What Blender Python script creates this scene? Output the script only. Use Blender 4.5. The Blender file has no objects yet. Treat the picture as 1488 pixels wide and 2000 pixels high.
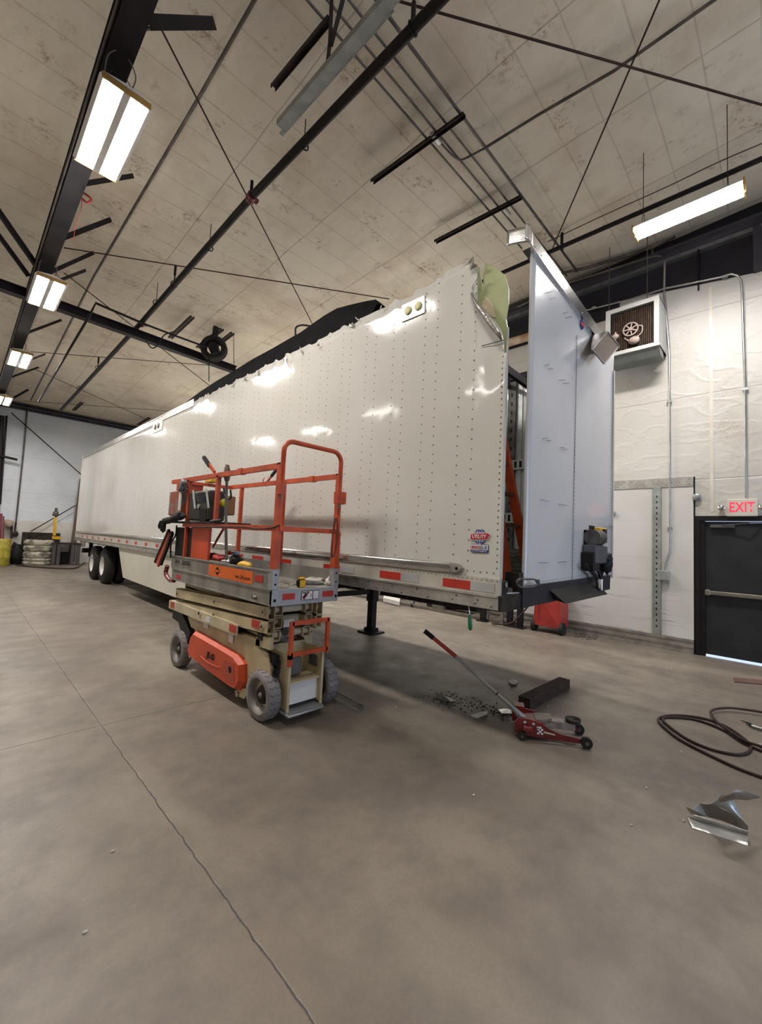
import bpy, math, random
from mathutils import Vector, Matrix, noise
random.seed(7)
PI = math.pi
SC = bpy.context.scene
COL = SC.collection

# ------------------------------------------------------------------ camera
F, YAW, PITCH, ROLL, EYE = 814.2, 0.776765, 0.0663876, 0.0464079, 1.63957
fw = Vector((math.cos(YAW)*math.cos(PITCH), math.sin(YAW)*math.cos(PITCH), math.sin(PITCH)))
rt = fw.cross(Vector((0, 0, 1))).normalized(); up = rt.cross(fw)
rt, up = math.cos(ROLL)*rt + math.sin(ROLL)*up, -math.sin(ROLL)*rt + math.cos(ROLL)*up
cam = bpy.data.objects.new('camera', bpy.data.cameras.new('camera'))
COL.objects.link(cam)
cam.data.sensor_fit = 'VERTICAL'; cam.data.sensor_height = 36; cam.data.lens = 36*F/2000
cam.data.clip_start = .05; cam.data.clip_end = 200
m3 = Matrix((rt, up, -fw)).transposed()
cam.matrix_world = Matrix.Translation((0, 0, EYE)) @ m3.to_4x4()
SC.camera = cam
CEIL0, CEILS = 6.5 + 22.4/24, 1/24.0
def ceil_z(y): return CEIL0 - CEILS*y
def P(px, py, axis, val):
    """the point of a real plane (X, Y, Z = const, or C = metres under the roof) seen at a photo pixel"""
    d = fw + (px-744)/F*rt - (py-1000)/F*up
    if axis == 'C':
        t = (CEIL0 - val - EYE)/(d.z + CEILS*d.y)
    else:
        i = 'XYZ'.index(axis); t = (val - (EYE if i == 2 else 0))/d[i]
    return Vector((0, 0, EYE)) + d*t

# ------------------------------------------------------------------ world, light, exposure
SC.view_settings.view_transform = 'Standard'; SC.view_settings.look = 'None'
SC.view_settings.gamma = 1; SC.view_settings.use_curve_mapping = False
SC.view_settings.exposure = -0.4
W = bpy.data.worlds.new('world'); SC.world = W; W.use_nodes = True
W.node_tree.nodes['Background'].inputs[0].default_value = (.62, .74, 1, 1)
W.node_tree.nodes['Background'].inputs[1].default_value = 1.6
def area(name, loc, rot, sx, sy, energy, color):
    l = bpy.data.lights.new(name, 'AREA'); l.shape = 'RECTANGLE'; l.size = sx; l.size_y = sy
    l.energy = energy; l.color = color
    o = bpy.data.objects.new(name, l); COL.objects.link(o); o.location = loc; o.rotation_euler = rot
    return o
# daylight through the open bay door behind the camera, plus an added side fill
area('bay_door_daylight', (4.6, -9.3, 2.3), (math.radians(90), 0, 0), 6.0, 4.4, 330, (.58, .73, 1))
area('side_fill', (-8.9, 4.0, 2.6), (math.radians(90), 0, math.radians(-90)), 9.0, 4.6, 60, (1, .96, .9))  # added fill light, the left wall has no opening here
# unseen rest of the lamp rows, plus upward fills added to brighten the roof
for lx, ly, le, lu in [(.8, -5.5, 0, 18), (.8, .65, 85, 8), (-3.1, 5.5, 34, 12), (-3.1, 9.1, 28, 13), (-3.1, 12.6, 40, 12), (-3.1, 16.1, 70, 12), (-7, 3, 0, 12), (6.75, -4.5, 0, 24), (6.75, 5.5, 210, 20), (6.75, 10.0, 250, 22), (6.75, 16.0, 250, 20), (.8, 7.1, 0, 14), (.8, 15.5, 0, 10), (3.6, -1.5, 0, 30)]:
    if le: area('high_bay_lamp', (lx, ly, 5.6), (0, 0, 0), .35, 1.2, le, (1, .96, .90))
    area('roof_fill', (lx, ly, 5.0), (PI, 0, 0), .8, 1.2, lu, (1, .96, .90))  # added upward fill for the roof liner, no fixture of its own

# ------------------------------------------------------------------ materials
MATS = {}
def nmat(name, col, rough=.5, metal=0, col2=None, scale=4, bump=0, bscale=None, detail=5, spec=None, emit=None, estr=0, coat=0, lo=.35, hi=.65, stretch=None, bdist=.02):
    if name in MATS: return MATS[name]
    if spec is None: spec = .5 if max(col) > .1 else .22
    m = bpy.data.materials.new(name); m.use_nodes = True; nt = m.node_tree; N = nt.nodes; L = nt.links
    b = N['Principled BSDF']
    b.inputs['Base Color'].default_value = (*col, 1); b.inputs['Roughness'].default_value = rough
    b.inputs['Metallic'].default_value = metal; b.inputs['Specular IOR Level'].default_value = spec
    if coat: b.inputs['Coat Weight'].default_value = coat; b.inputs['Coat Roughness'].default_value = .08
    if emit: b.inputs['Emission Color'].default_value = (*emit, 1); b.inputs['Emission Strength'].default_value = estr
    if col2 is None: col2 = tuple(c*.82 for c in col)
    tc = N.new('ShaderNodeTexCoord'); mp = N.new('ShaderNodeMapping'); L.new(tc.outputs['Object'], mp.inputs[0])
    if stretch: mp.inputs['Scale'].default_value = stretch
    nz = N.new('ShaderNodeTexNoise'); nz.inputs['Scale'].default_value = scale; nz.inputs['Detail'].default_value = detail
    L.new(mp.outputs[0], nz.inputs['Vector'])
    r = N.new('ShaderNodeValToRGB'); r.color_ramp.elements[0].position = lo; r.color_ramp.elements[1].position = hi
    r.color_ramp.elements[0].color = (*col2, 1); r.color_ramp.elements[1].color = (*col, 1)
    L.new(nz.outputs['Fac'], r.inputs[0])
    if not emit: L.new(r.outputs[0], b.inputs['Base Color'])
    if bump:
        n2 = N.new('ShaderNodeTexNoise'); n2.inputs['Scale'].default_value = bscale or scale*4; n2.inputs['Detail'].default_value = 4
        L.new(mp.outputs[0], n2.inputs['Vector'])
        bp = N.new('ShaderNodeBump'); bp.inputs['Strength'].default_value = bump; bp.inputs['Distance'].default_value = bdist
        L.new(n2.outputs['Fac'], bp.inputs['Height']); L.new(bp.outputs[0], b.inputs['Normal'])
    MATS[name] = m; return m
def ND(nt, t, **k):
    n = nt.nodes.new(t)
    for a, v in k.items(): setattr(n, a, v)
    return n
def math_n(nt, op, a, b=None, c=None):
    n = nt.nodes.new('ShaderNodeMath'); n.operation = op
    for i, v in enumerate((a, b, c)):
        if v is None: continue
        if isinstance(v, (int, float)): n.inputs[i].default_value = v
        else: nt.links.new(v, n.inputs[i])
    return n.outputs[0]
def mixc(nt, fac, a, b):
    n = nt.nodes.new('ShaderNodeMix'); n.data_type = 'RGBA'
    for i, v in ((0, fac), (6, a), (7, b)):
        if isinstance(v, (int, float)): n.inputs[i].default_value = v
        elif isinstance(v, tuple): n.inputs[i].default_value = (*v, 1)
        else: nt.links.new(v, n.inputs[i])
    return n.outputs[2]
def noise_n(nt, vec, scale, detail=5, rough=.5, stretch=None):
    if stretch:
        mp = nt.nodes.new('ShaderNodeMapping'); mp.inputs['Scale'].default_value = stretch; nt.links.new(vec, mp.inputs[0]); vec = mp.outputs[0]
    n = nt.nodes.new('ShaderNodeTexNoise'); n.inputs['Scale'].default_value = scale; n.inputs['Detail'].default_value = detail
    n.inputs['Roughness'].default_value = rough; nt.links.new(vec, n.inputs['Vector']); return n.outputs['Fac']
def ramp(nt, fac, p0, p1, v0=0., v1=1.):
    n = nt.nodes.new('ShaderNodeMapRange'); n.inputs[1].default_value = p0; n.inputs[2].default_value = p1
    n.inputs[3].default_value = v0; n.inputs[4].default_value = v1; nt.links.new(fac, n.inputs[0]); return n.outputs[0]
def line_mask(nt, coord, period, offset, width):
    a = math_n(nt, 'ADD', coord, -offset + period/2)
    a = math_n(nt, 'PINGPONG', math_n(nt, 'ADD', a, period*40), period/2) if False else a
    m = math_n(nt, 'FLOORED_MODULO', a, period)
    d = math_n(nt, 'ABSOLUTE', math_n(nt, 'SUBTRACT', m, period/2))
    return ramp(nt, d, 0, width, 1, 0)
def pos_nodes(m):
    nt = m.node_tree; g = nt.nodes.new('ShaderNodeNewGeometry'); s = nt.nodes.new('ShaderNodeSeparateXYZ')
    nt.links.new(g.outputs['Position'], s.inputs[0]); return nt, g.outputs['Position'], s.outputs
def bumpn(nt, h, strength, dist):
    b = nt.nodes.new('ShaderNodeBump'); b.inputs['Strength'].default_value = strength; b.inputs['Distance'].default_value = dist
    nt.links.new(h, b.inputs['Height']); nt.links.new(b.outputs[0], nt.nodes['Principled BSDF'].inputs['Normal'])

# concrete floor with two saw-cut joints
m = bpy.data.materials.new('concrete'); m.use_nodes = True; MATS['concrete'] = m
nt, pos, s = pos_nodes(m); B = nt.nodes['Principled BSDF']
n1 = noise_n(nt, pos, .55, 6, .6); n2 = noise_n(nt, pos, 2.6, 8, .65); n3 = noise_n(nt, pos, 1.1, 4, .5, (1, .25, 1))
c = mixc(nt, ramp(nt, n1, .35, .65), (.185, .152, .12), (.27, .229, .184))
c = mixc(nt, ramp(nt, n2, .42, .72, 0, .75), c, (.115, .095, .08))
c = mixc(nt, ramp(nt, noise_n(nt, pos, .9, 7, .7), .5, .66, 0, .55), c, (.12, .105, .095))
c = mixc(nt, ramp(nt, n3, .52, .68, 0, .6), c, (.36, .315, .25))
fine = noise_n(nt, pos, 60, 3, .7)
c = mixc(nt, ramp(nt, fine, .3, .7, .0, .25), c, (.12, .1, .085))
wob = math_n(nt, 'MULTIPLY', math_n(nt, 'SUBTRACT', noise_n(nt, pos, 8, 3), .5), .03)
jx = ramp(nt, math_n(nt, 'ABSOLUTE', math_n(nt, 'SUBTRACT', math_n(nt, 'ADD', s[0], wob), .985)), 0.001, .007, 1, 0)
jy = ramp(nt, math_n(nt, 'ABSOLUTE', math_n(nt, 'SUBTRACT', math_n(nt, 'ADD', s[1], wob), 4.09)), 0.001, .009, 1, 0)
jy = math_n(nt, 'MULTIPLY', jy, math_n(nt, 'LESS_THAN', s[0], 2.2))
j = math_n(nt, 'MAXIMUM', jx, jy)
c = mixc(nt, math_n(nt, 'MULTIPLY', j, .85), c, (.025, .022, .02))
nt.links.new(c, B.inputs['Base Color'])
nt.links.new(ramp(nt, n2, .3, .7, .36, .58), B.inputs['Roughness'])
bumpn(nt, math_n(nt, 'SUBTRACT', math_n(nt, 'MULTIPLY', fine, .3), j), .35, .004)

# roof liner: quilted vinyl insulation, seams, water stains
m = bpy.data.materials.new('roof_liner'); m.use_nodes = True; MATS['roof_liner'] = m
nt, pos, s = pos_nodes(m); B = nt.nodes['Principled BSDF']
wob = math_n(nt, 'MULTIPLY', math_n(nt, 'SUBTRACT', noise_n(nt, pos, .9, 2), .5), .05)
ya = math_n(nt, 'ADD', s[1], wob); xa = math_n(nt, 'ADD', s[0], wob)
rows = line_mask(nt, ya, .517, .66, .016)
cols = line_mask(nt, xa, 1.53, 1.03, .016)
big = noise_n(nt, pos, .35, 4); mid = noise_n(nt, pos, 1.8, 8, .7)
c = mixc(nt, ramp(nt, big, .35, .65), (.64, .56, .44), (.75, .675, .55))
c = mixc(nt, ramp(nt, noise_n(nt, pos, 9, 6, .6, (1, .3, 1)), .45, .7, 0, .22), c, (.80, .74, .63))
st = math_n(nt, 'MULTIPLY', ramp(nt, mid, .55, .64), ramp(nt, noise_n(nt, pos, 14, 6, .8), .47, .58))
c = mixc(nt, math_n(nt, 'MULTIPLY', st, .75), c, (.24, .14, .07))
c = mixc(nt, ramp(nt, noise_n(nt, pos, .8, 5, .6), .5, .7, 0, .6), c, (.48, .37, .26))
c = mixc(nt, ramp(nt, noise_n(nt, pos, 3.0, 6, .7, (1, .5, 1)), .5, .75, 0, .4), c, (.45, .40, .32))
lm = math_n(nt, 'MULTIPLY', math_n(nt, 'MAXIMUM', math_n(nt, 'MULTIPLY', rows, .6), cols), ramp(nt, mid, .3, .6, .3, .62))
c = mixc(nt, lm, c, (.24, .20, .155))
nt.links.new(c, B.inputs['Base Color']); B.inputs['Roughness'].default_value = .5
wr = noise_n(nt, pos, 2.2, 6, .55, (.5, 2.2, 1)); q1 = math_n(nt, 'SUBTRACT', math_n(nt, 'MULTIPLY', wr, .8), math_n(nt, 'MULTIPLY', math_n(nt, 'MAXIMUM', rows, cols), .35))
bumpn(nt, q1, .3, .05)

# white vinyl wall film
def film(name, a, b, dirt):
    m = bpy.data.materials.new(name); m.use_nodes = True; MATS[name] = m
    nt, pos, s = pos_nodes(m); B = nt.nodes['Principled BSDF']
    c = mixc(nt, ramp(nt, noise_n(nt, pos, .7, 5), .35, .65), a, b)
    d = math_n(nt, 'MULTIPLY', ramp(nt, noise_n(nt, pos, .9, 6, .6), .5, .68), ramp(nt, noise_n(nt, pos, 22, 6, .8), .42, .6))
    c = mixc(nt, math_n(nt, 'MULTIPLY', d, dirt), c, (.30, .22, .14))
    hz = line_mask(nt, math_n(nt, 'ADD', s[2], math_n(nt, 'MULTIPLY', noise_n(nt, pos, 1, 2), .06)), 1.46, 2.93, .012)
    c = mixc(nt, math_n(nt, 'MULTIPLY', hz, .4), c, (.35, .3, .25))
    nt.links.new(c, B.inputs['Base Color']); B.inputs['Roughness'].default_value = .45
    w1 = noise_n(nt, pos, 1.3, 5, .55, (1, 1.6, .8))
    w2 = math_n(nt, 'ABSOLUTE', math_n(nt, 'SUBTRACT', noise_n(nt, pos, 1.4, 2, .4, (1, 1, 2.4)), .5))
    h = math_n(nt, 'ADD', w1, math_n(nt, 'MULTIPLY', ramp(nt, w2, 0, .06, 1, 0), .16))
    h = math_n(nt, 'SUBTRACT', h, math_n(nt, 'MULTIPLY', hz, .3))
    bumpn(nt, h, .45, .05)
film('wall_film', (.54, .52, .47), (.61, .595, .55), .5)
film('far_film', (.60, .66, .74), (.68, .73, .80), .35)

# scuffed white composite (wainscot of old trailer panels)
m = bpy.data.materials.new('scuffed_white'); m.use_nodes = True; MATS['scuffed_white'] = m
nt, pos, s = pos_nodes(m); B = nt.nodes['Principled BSDF']
c = mixc(nt, ramp(nt, noise_n(nt, pos, 1.2, 5), .35, .65), (.60, .585, .55), (.68, .67, .65))
sc_ = ramp(nt, noise_n(nt, pos, 2.2, 7, .72, (1, .35, 9)), .57, .66)
sc_ = math_n(nt, 'MULTIPLY', sc_, ramp(nt, s[2], .2, 1.7, .75, .05))
c = mixc(nt, sc_, c, (.16, .14, .15))
nt.links.new(c, B.inputs['Base Color']); B.inputs['Roughness'].default_value = .4
bumpn(nt, noise_n(nt, pos, 3, 3), .15, .02)

# glossy white trailer skin, slightly buckled
def skin(name, a, b, rough, bmp):
    m = bpy.data.materials.new(name); m.use_nodes = True; MATS[name] = m
    nt, pos, s = pos_nodes(m); B = nt.nodes['Principled BSDF']
    c = mixc(nt, ramp(nt, noise_n(nt, pos, .7, 3, .5), .35, .7), a, b)
    c = mixc(nt, ramp(nt, noise_n(nt, pos, 1.0, 4, .6, (1, 2.5, .2)), .6, .85, 0, .16), c, (.45, .43, .38))
    nt.links.new(c, B.inputs['Base Color']); B.inputs['Roughness'].default_value = rough
    B.inputs['Coat Weight'].default_value = .25; B.inputs['Coat Roughness'].default_value = .04
    h = math_n(nt, 'ADD', noise_n(nt, pos, 2.6, 2, .4, (1, 1.2, .7)), math_n(nt, 'MULTIPLY', noise_n(nt, pos, 9, 1, .3), .42))
    bumpn(nt, h, bmp, .02)
skin('trailer_skin', (.63, .615, .565), (.68, .67, .63), .10, .13)
skin('front_skin', (.62, .62, .63), (.68, .68, .69), .24, .18)
skin('liner_skin', (.40, .42, .41), (.48, .49, .47), .28, .25)

M = dict(
 beam=nmat('dark_steel', (.028, .024, .030), .45, .3, (.018, .015, .018), 3),
 pipe=nmat('black_pipe', (.010, .009, .010), .45, 0, (.016, .012, .011), 5),
 conduit=nmat('grimy_conduit', (.16, .14, .12), .45, .6, (.08, .07, .06), 4),
 emt=nmat('galvanised_conduit', (.50, .50, .49), .3, .85, (.36, .36, .35), 6),
 galv=nmat('galvanised', (.46, .50, .49), .42, .7, (.33, .36, .35), 7, .15),
 alu=nmat('aluminium', (.62, .61, .58), .3, .8, (.45, .44, .42), 9, .12, 30),
 brightalu=nmat('bright_aluminium', (.82, .81, .78), .2, .95, (.68, .67, .64), 5, .2, 9, bdist=.01),
 dirtyalu=nmat('dirty_aluminium', (.42, .40, .36), .45, .55, (.26, .24, .21), 5, .2, 20),
 rivet=nmat('rivet_dark', (.20, .19, .18), .35, .6),
 black=nmat('black_plastic', (.012, .012, .014), .45, 0, (.02, .02, .02), 8),
 deepblack=nmat('black_tarp', (.006, .006, .007), .8, 0, (.010, .010, .011), 10, .6, 18, bdist=.02, spec=.06),
 rubber=nmat('tyre_rubber', (.020, .019, .018), .7, 0, (.032, .03, .028), 8, .3),
 grubber=nmat('grey_rubber', (.25, .23, .225), .75, 0, (.17, .155, .15), 6, .3),
 groove=nmat('tread_groove', (.09, .08, .08), .8),
 wrim=nmat('white_rim', (.72, .70, .67), .35, 0, (.55, .53, .5), 4),
 grim=nmat('grey_rim', (.28, .27, .25), .5, .4, (.2, .19, .17), 5),
 orange=nmat('orange_paint', (.58, .088, .020), .42, 0, (.40, .052, .014), 6, .08, spec=.5),
 orangecover=nmat('orange_cover', (.64, .085, .022), .45, 0, (.52, .062, .018), 2),
 cream=nmat('cream_paint', (.56, .47, .29), .45, 0, (.42, .34, .20), 4, .08),
 palecream=nmat('pale_cream', (.62, .55, .38), .45, 0, (.48, .41, .27), 4),
 deck=nmat('grey_deck_paint', (.34, .33, .30), .45, .35, (.20, .19, .17), 3.5, .12, stretch=(1, 1, .5)),
 decklight=nmat('grey_frame_paint', (.42, .43, .44), .4, .4, (.32, .32, .33), 6),
 red=nmat('red_reflector', (.52, .035, .022), .3, 0, (.42, .03, .02), 20),
 silverref=nmat('silver_reflector', (.52, .53, .53), .3, .2),
 redpaint=nmat('dark_red_paint', (.22, .018, .022), .35, 0, (.12, .015, .018), 6, coat=.3),
 redplastic=nmat('red_plastic', (.42, .045, .035), .4, 0, (.32, .03, .025), 5),
 white=nmat('white_paint', (.75, .74, .71), .4, 0, (.66, .65, .62), 5),
 paper=nmat('crumpled_cloth', (.66, .62, .54), .8, 0, (.45, .41, .35), 12, .6, 18),
 yellow=nmat('yellow_plastic', (.78, .46, .03), .4, 0, (.66, .36, .02), 12),
 yellowpaint=nmat('yellow_barrel', (.52, .46, .06), .5, 0, (.30, .25, .03), 5, .1),
 green=nmat('green_liner', (.44, .48, .25), .45, 0, (.36, .40, .20), 5, .2, 6),
 tan=nmat('tan_foam', (.66, .55, .37), .6),
 wood=nmat('grimy_wood', (.085, .05, .042), .8, 0, (.04, .028, .026), 9, .4, stretch=(1, 6, 6)),
 plank=nmat('brown_plank', (.15, .10, .075), .7, 0, (.10, .068, .05), 5, .2, stretch=(6, 6, .6)),
 lumber=nmat('old_lumber', (.20, .17, .14), .8, 0, (.11, .09, .075), 6, .3, stretch=(6, 1, 6)),
 hose=nmat('brown_hose', (.055, .034, .030), .5, 0, (.035, .022, .02), 12),
 steelplate=nmat('rusty_dark_steel', (.055, .042, .036), .55, .3, (.02, .016, .015), 8, .2),
 rod=nmat('tie_rod', (.035, .025, .022), .5, .5, (.06, .03, .02), 9),
 door=nmat('door_paint', (.024, .025, .029), .4, 0, (.034, .035, .038), 3),
 doorframe=nmat('door_frame_paint', (.014, .013, .014), .4),
 purpleg=nmat('rafter_grey', (.055, .050, .060), .4, .2, (.042, .038, .046), 2),
 blackweb=nmat('rafter_web', (.024, .023, .030), .38, .1, (.018, .017, .022), 2),
 heater=nmat('heater_enamel', (.56, .56, .53), .4, .1, (.46, .46, .43), 3),
 heatdark=nmat('heater_under', (.20, .22, .21), .4, .2),
 copper=nmat('brown_fins', (.12, .075, .05), .5, .3, (.07, .045, .03), 12),
 pink=nmat('dusty_part', (.42, .33, .28), .6),
 lens=nmat('lamp_lens', (1, 1, 1), .5, emit=(1, .94, .88), estr=200),
 tube=nmat('lamp_tube', (1, 1, 1), .5, emit=(1, .94, .94), estr=110),
 exitface=nmat('exit_face', (.70, .66, .58), .4),
 exitred=nmat('exit_letters', (1, .02, .05), .4, emit=(1, .03, .09), estr=1.1),
 chrome=nmat('chrome', (.75, .75, .75), .12, 1, (.68, .68, .68), 5),
 gold=nmat('brass_edge', (.62, .38, .12), .35, .6),
 blue=nmat('logo_blue', (.015, .04, .27), .35), lred=nmat('logo_red', (.55, .02, .03), .35), lwhite=nmat('logo_white', (.85, .85, .85), .35),
 ink=nmat('black_ink', (.008, .008, .008), .5), decalo=nmat('orange_decal', (.78, .15, .015), .35, 0, (.68, .12, .01), 6),
 lampyellow=nmat('pale_yellow', (.78, .78, .38), .5), greenh=nmat('green_handle', (.01, .16, .06), .3, coat=.3),
 brown=nmat('brown_panel', (.20, .14, .105), .45, .1, (.17, .12, .09), 3),
 foam=nmat('pipe_wrap', (.62, .52, .40), .7, 0, (.40, .22, .12), 4),
 whitetyre=nmat('painted_tyre', (.52, .49, .40), .7, 0, (.16, .145, .12), 4, .3, lo=.4, hi=.55, stretch=(1, 1, 2)),
 skirt=nmat('skirt_panel', (.64, .62, .53), .4, 0, (.56, .54, .46), 1.2),
 dirt=nmat('black_dirt', (.02, .018, .018), .9), bit=nmat('pale_bits', (.55, .52, .46), .6), bolt=nmat('bolt_steel', (.2, .18, .15), .4, .7),
 glove=nmat('glove_fabric', (.014, .014, .016), .8, 0, (.03, .03, .03), 20, .4), blueplastic=nmat('blue_plastic', (.30, .42, .62), .5),
 toolgrey=nmat('tool_grey', (.15, .145, .14), .5, .3, (.07, .065, .06), 8), orangegrey=nmat('worn_orange_steel', (.30, .075, .035), .5, .1, (.20, .18, .16), 7, lo=.45, hi=.5),
 fadedgrey=nmat('concrete_grey_cover', (.30, .27, .24), .6, 0, (.20, .17, .14), 12, .2),
 redtape=nmat('red_cloth', (.50, .05, .04), .6), redfaint=nmat('warning_label', (.78, .76, .74), .4),
)

# ------------------------------------------------------------------ mesh building
class MB:
    def __init__(self): self.v = []; self.f = []; self.mi = []; self.sm = []; self.cur = 0; self.smooth = False
    def add(self, vs, fs, smooth=None):
        o = len(self.v); self.v += [Vector(v) for v in vs]
        for f in fs:
            self.f.append([i+o for i in f]); self.mi.append(self.cur); self.sm.append(self.smooth if smooth is None else smooth)
        return self
    def box(self, lo, hi, mtx=None):
        x0, y0, z0 = lo; x1, y1, z1 = hi
        vs = [Vector(p) for p in ((x0,y0,z0),(x1,y0,z0),(x1,y1,z0),(x0,y1,z0),(x0,y0,z1),(x1,y0,z1),(x1,y1,z1),(x0,y1,z1))]
        if mtx: vs = [mtx @ v for v in vs]
        return self.add(vs, [(0,3,2,1),(4,5,6,7),(0,1,5,4),(1,2,6,5),(2,3,7,6),(3,0,4,7)])
    def cbox(self, lo, hi, b=.01):
        """box with chamfered edges"""
        x0, y0, z0 = lo; x1, y1, z1 = hi; b = min(b, (x1-x0)/2.1, (y1-y0)/2.1, (z1-z0)/2.1)
        secs = []
        for z, k in ((z0, b), (z0+b, 0), (z1-b, 0), (z1, b)):
            xa, xb, ya, yb = x0+k, x1-k, y0+k, y1-k; c = b*.7
            secs.append([(xa+c,ya,z),(xb-c,ya,z),(xb,ya+c,z),(xb,yb-c,z),(xb-c,yb,z),(xa+c,yb,z),(xa,yb-c,z),(xa,ya+c,z)])
        vs = [p for s_ in secs for p in s_]; fs = []
        for r_ in range(3):
            for i in range(8): fs.append((r_*8+i, r_*8+(i+1) % 8, (r_+1)*8+(i+1) % 8, (r_+1)*8+i))
        fs.append(tuple(range(7, -1, -1))); fs.append(tuple(range(24, 32)))
        return self.add(vs, fs)
    def bar(self, p0, p1, w, h, upv=(0, 0, 1)):
        """rectangular bar, w across, h along upv"""
        p0, p1 = Vector(p0), Vector(p1); d = (p1-p0).normalized(); u = Vector(upv)
        s_ = d.cross(u); 
        if s_.length < 1e-4: s_ = d.cross(Vector((1, 0, 0)))
        s_.normalize(); u = s_.cross(d)
        vs = []
        for p in (p0, p1):
            for a, b in ((-1,-1),(1,-1),(1,1),(-1,1)): vs.append(p + s_*a*w/2 + u*b*h/2)
        return self.add(vs, [(0,1,2,3),(7,6,5,4),(0,4,5,1),(1,5,6,2),(2,6,7,3),(3,7,4,0)])
    def tube(self, pts, r, n=8, closed=False):
        pts = [Vector(p) for p in pts]; K = len(pts); rs = r if isinstance(r, (list, tuple)) else [r]*K
        prev = None; vs = []; fs = []
        for i, p in enumerate(pts):
            if closed: d = pts[(i+1) % K] - pts[i-1]
            else: d = pts[min(i+1, K-1)] - pts[max(i-1, 0)]
            d.normalize()
            if prev is None:
                a = Vector((0, 0, 1)) if abs(d.z) < .9 else Vector((1, 0, 0)); u = d.cross(a).normalized()
            else:
                u = (prev - d*prev.dot(d)); u = u.normalized() if u.length > 1e-6 else d.orthogonal().normalized()
            prev = u; w = d.cross(u)
            for k in range(n):
                t = 2*PI*k/n; vs.append(p + (u*math.cos(t) + w*math.sin(t))*rs[i])
        R = K if closed else K-1
        for i in range(R):
            a, b = i*n, ((i+1) % K)*n
            for k in range(n): fs.append((a+k, a+(k+1) % n, b+(k+1) % n, b+k))
        self.add(vs, fs, True)
        if not closed: self.add(vs[:n], [tuple(range(n-1, -1, -1))], False); self.add(vs[-n:], [tuple(range(n))], False)
        return self
    def cyl(self, p0, p1, r, n=16, r1=None): return self.tube([p0, p1], [r, r if r1 is None else r1], n)
    def lathe(self, prof, c, axis='X', n=32):
        """prof: (along, radius) pairs"""
        vs = []; fs = []; c = Vector(c)
        for a, r in prof:
            for k in range(n):
                t = 2*PI*k/n; x, y = r*math.cos(t), r*math.sin(t)
                vs.append(c + (Vector((a, x, y)) if axis == 'X' else Vector((x, a, y)) if axis == 'Y' else Vector((x, y, a))))
        for i in range(len(prof)-1):
            for k in range(n): fs.append((i*n+k, i*n+(k+1) % n, (i+1)*n+(k+1) % n, (i+1)*n+k))
        return self.add(vs, fs, True)
    def ext(self, poly, d):
        """solid from a 3-D outline and a depth vector"""
        n = len(poly); d = Vector(d); vs = [Vector(p) for p in poly]; vs += [v + d for v in vs]
        fs = [tuple(range(n-1, -1, -1)), tuple(range(n, 2*n))] + [(i, (i+1) % n, n+(i+1) % n, n+i) for i in range(n)]
        return self.add(vs, fs)
    def dome(self, c, nrm, r, h=None, n=7):
        c = Vector(c); nrm = Vector(nrm).normalized(); u = nrm.orthogonal().normalized(); w = nrm.cross(u); h = h or r*.6
        vs = [c + nrm*h]
        for rr, hh in ((.62, .75), (1, 0)):
            for k in range(n): t = 2*PI*k/n; vs.append(c + (u*math.cos(t)+w*math.sin(t))*r*rr + nrm*h*hh)
        fs = [(0, 1+k, 1+(k+1) % n) for k in range(n)] + [(1+k, n+1+k, n+1+(k+1) % n, 1+(k+1) % n) for k in range(n)]
        return self.add(vs, fs, True)
    def blob(self, c, r, n=10, amp=.25, seed=0, flat=1):
        vs = []; fs = []; c = Vector(c); r = Vector(r) if not isinstance(r, (int, float)) else Vector((r, r, r))
        for i in range(n+1):
            th = PI*i/n
            for k in range(2*n):
                ph = PI*k/n; d = Vector((math.sin(th)*math.cos(ph), math.sin(th)*math.sin(ph), math.cos(th)))
                q = 1 + amp*noise.noise(d*2.1 + Vector((seed, seed*1.7, 0)))*2
                vs.append(c + Vector((d.x*r.x, d.y*r.y, d.z*r.z))*q)
        for i in range(n):
            for k in range(2*n): fs.append((i*2*n+k, (i+1)*2*n+k, (i+1)*2*n+(k+1) % (2*n), i*2*n+(k+1) % (2*n)))
        return self.add(vs, fs, True)
    def build(self, name, mats, parent=None, bevel=0, kind=None):
        me = bpy.data.meshes.new(name); me.from_pydata([tuple(v) for v in self.v], [], self.f)
        mats = mats if isinstance(mats, (list, tuple)) else [mats]
        for m_ in mats: me.materials.append(m_)
        for p, mi, s_ in zip(me.polygons, self.mi, self.sm): p.material_index = min(mi, len(mats)-1); p.use_smooth = s_
        me.update()
        o = bpy.data.objects.new(name, me); COL.objects.link(o)
        if parent is not None:
            o.parent = parent; o.matrix_parent_inverse = Matrix.Translation(-Vector(parent.location))
        if bevel:
            b = o.modifiers.new('bevel', 'BEVEL'); b.width = bevel; b.segments = 2; b.limit_method = 'ANGLE'
        if kind: o['kind'] = kind
        return o
def tag(o, label=None, cat=None, group=None, kind=None):
    if label: o['label'] = label
    if cat: o['category'] = cat
    if group: o['group'] = group
    if kind: o['kind'] = kind
    return o
def empty(name, loc, label, cat, group=None):
    o = bpy.data.objects.new(name, None); COL.objects.link(o); o.location = loc; o.empty_display_size = .1
    return tag(o, label, cat, group)
def thing(name, mb, mats, label, cat, group=None, bevel=0): return tag(mb.build(name, mats, None, bevel), label, cat, group)
def struct(name, mb, mats): return tag(mb.build(name, mats), kind='structure')
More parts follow.
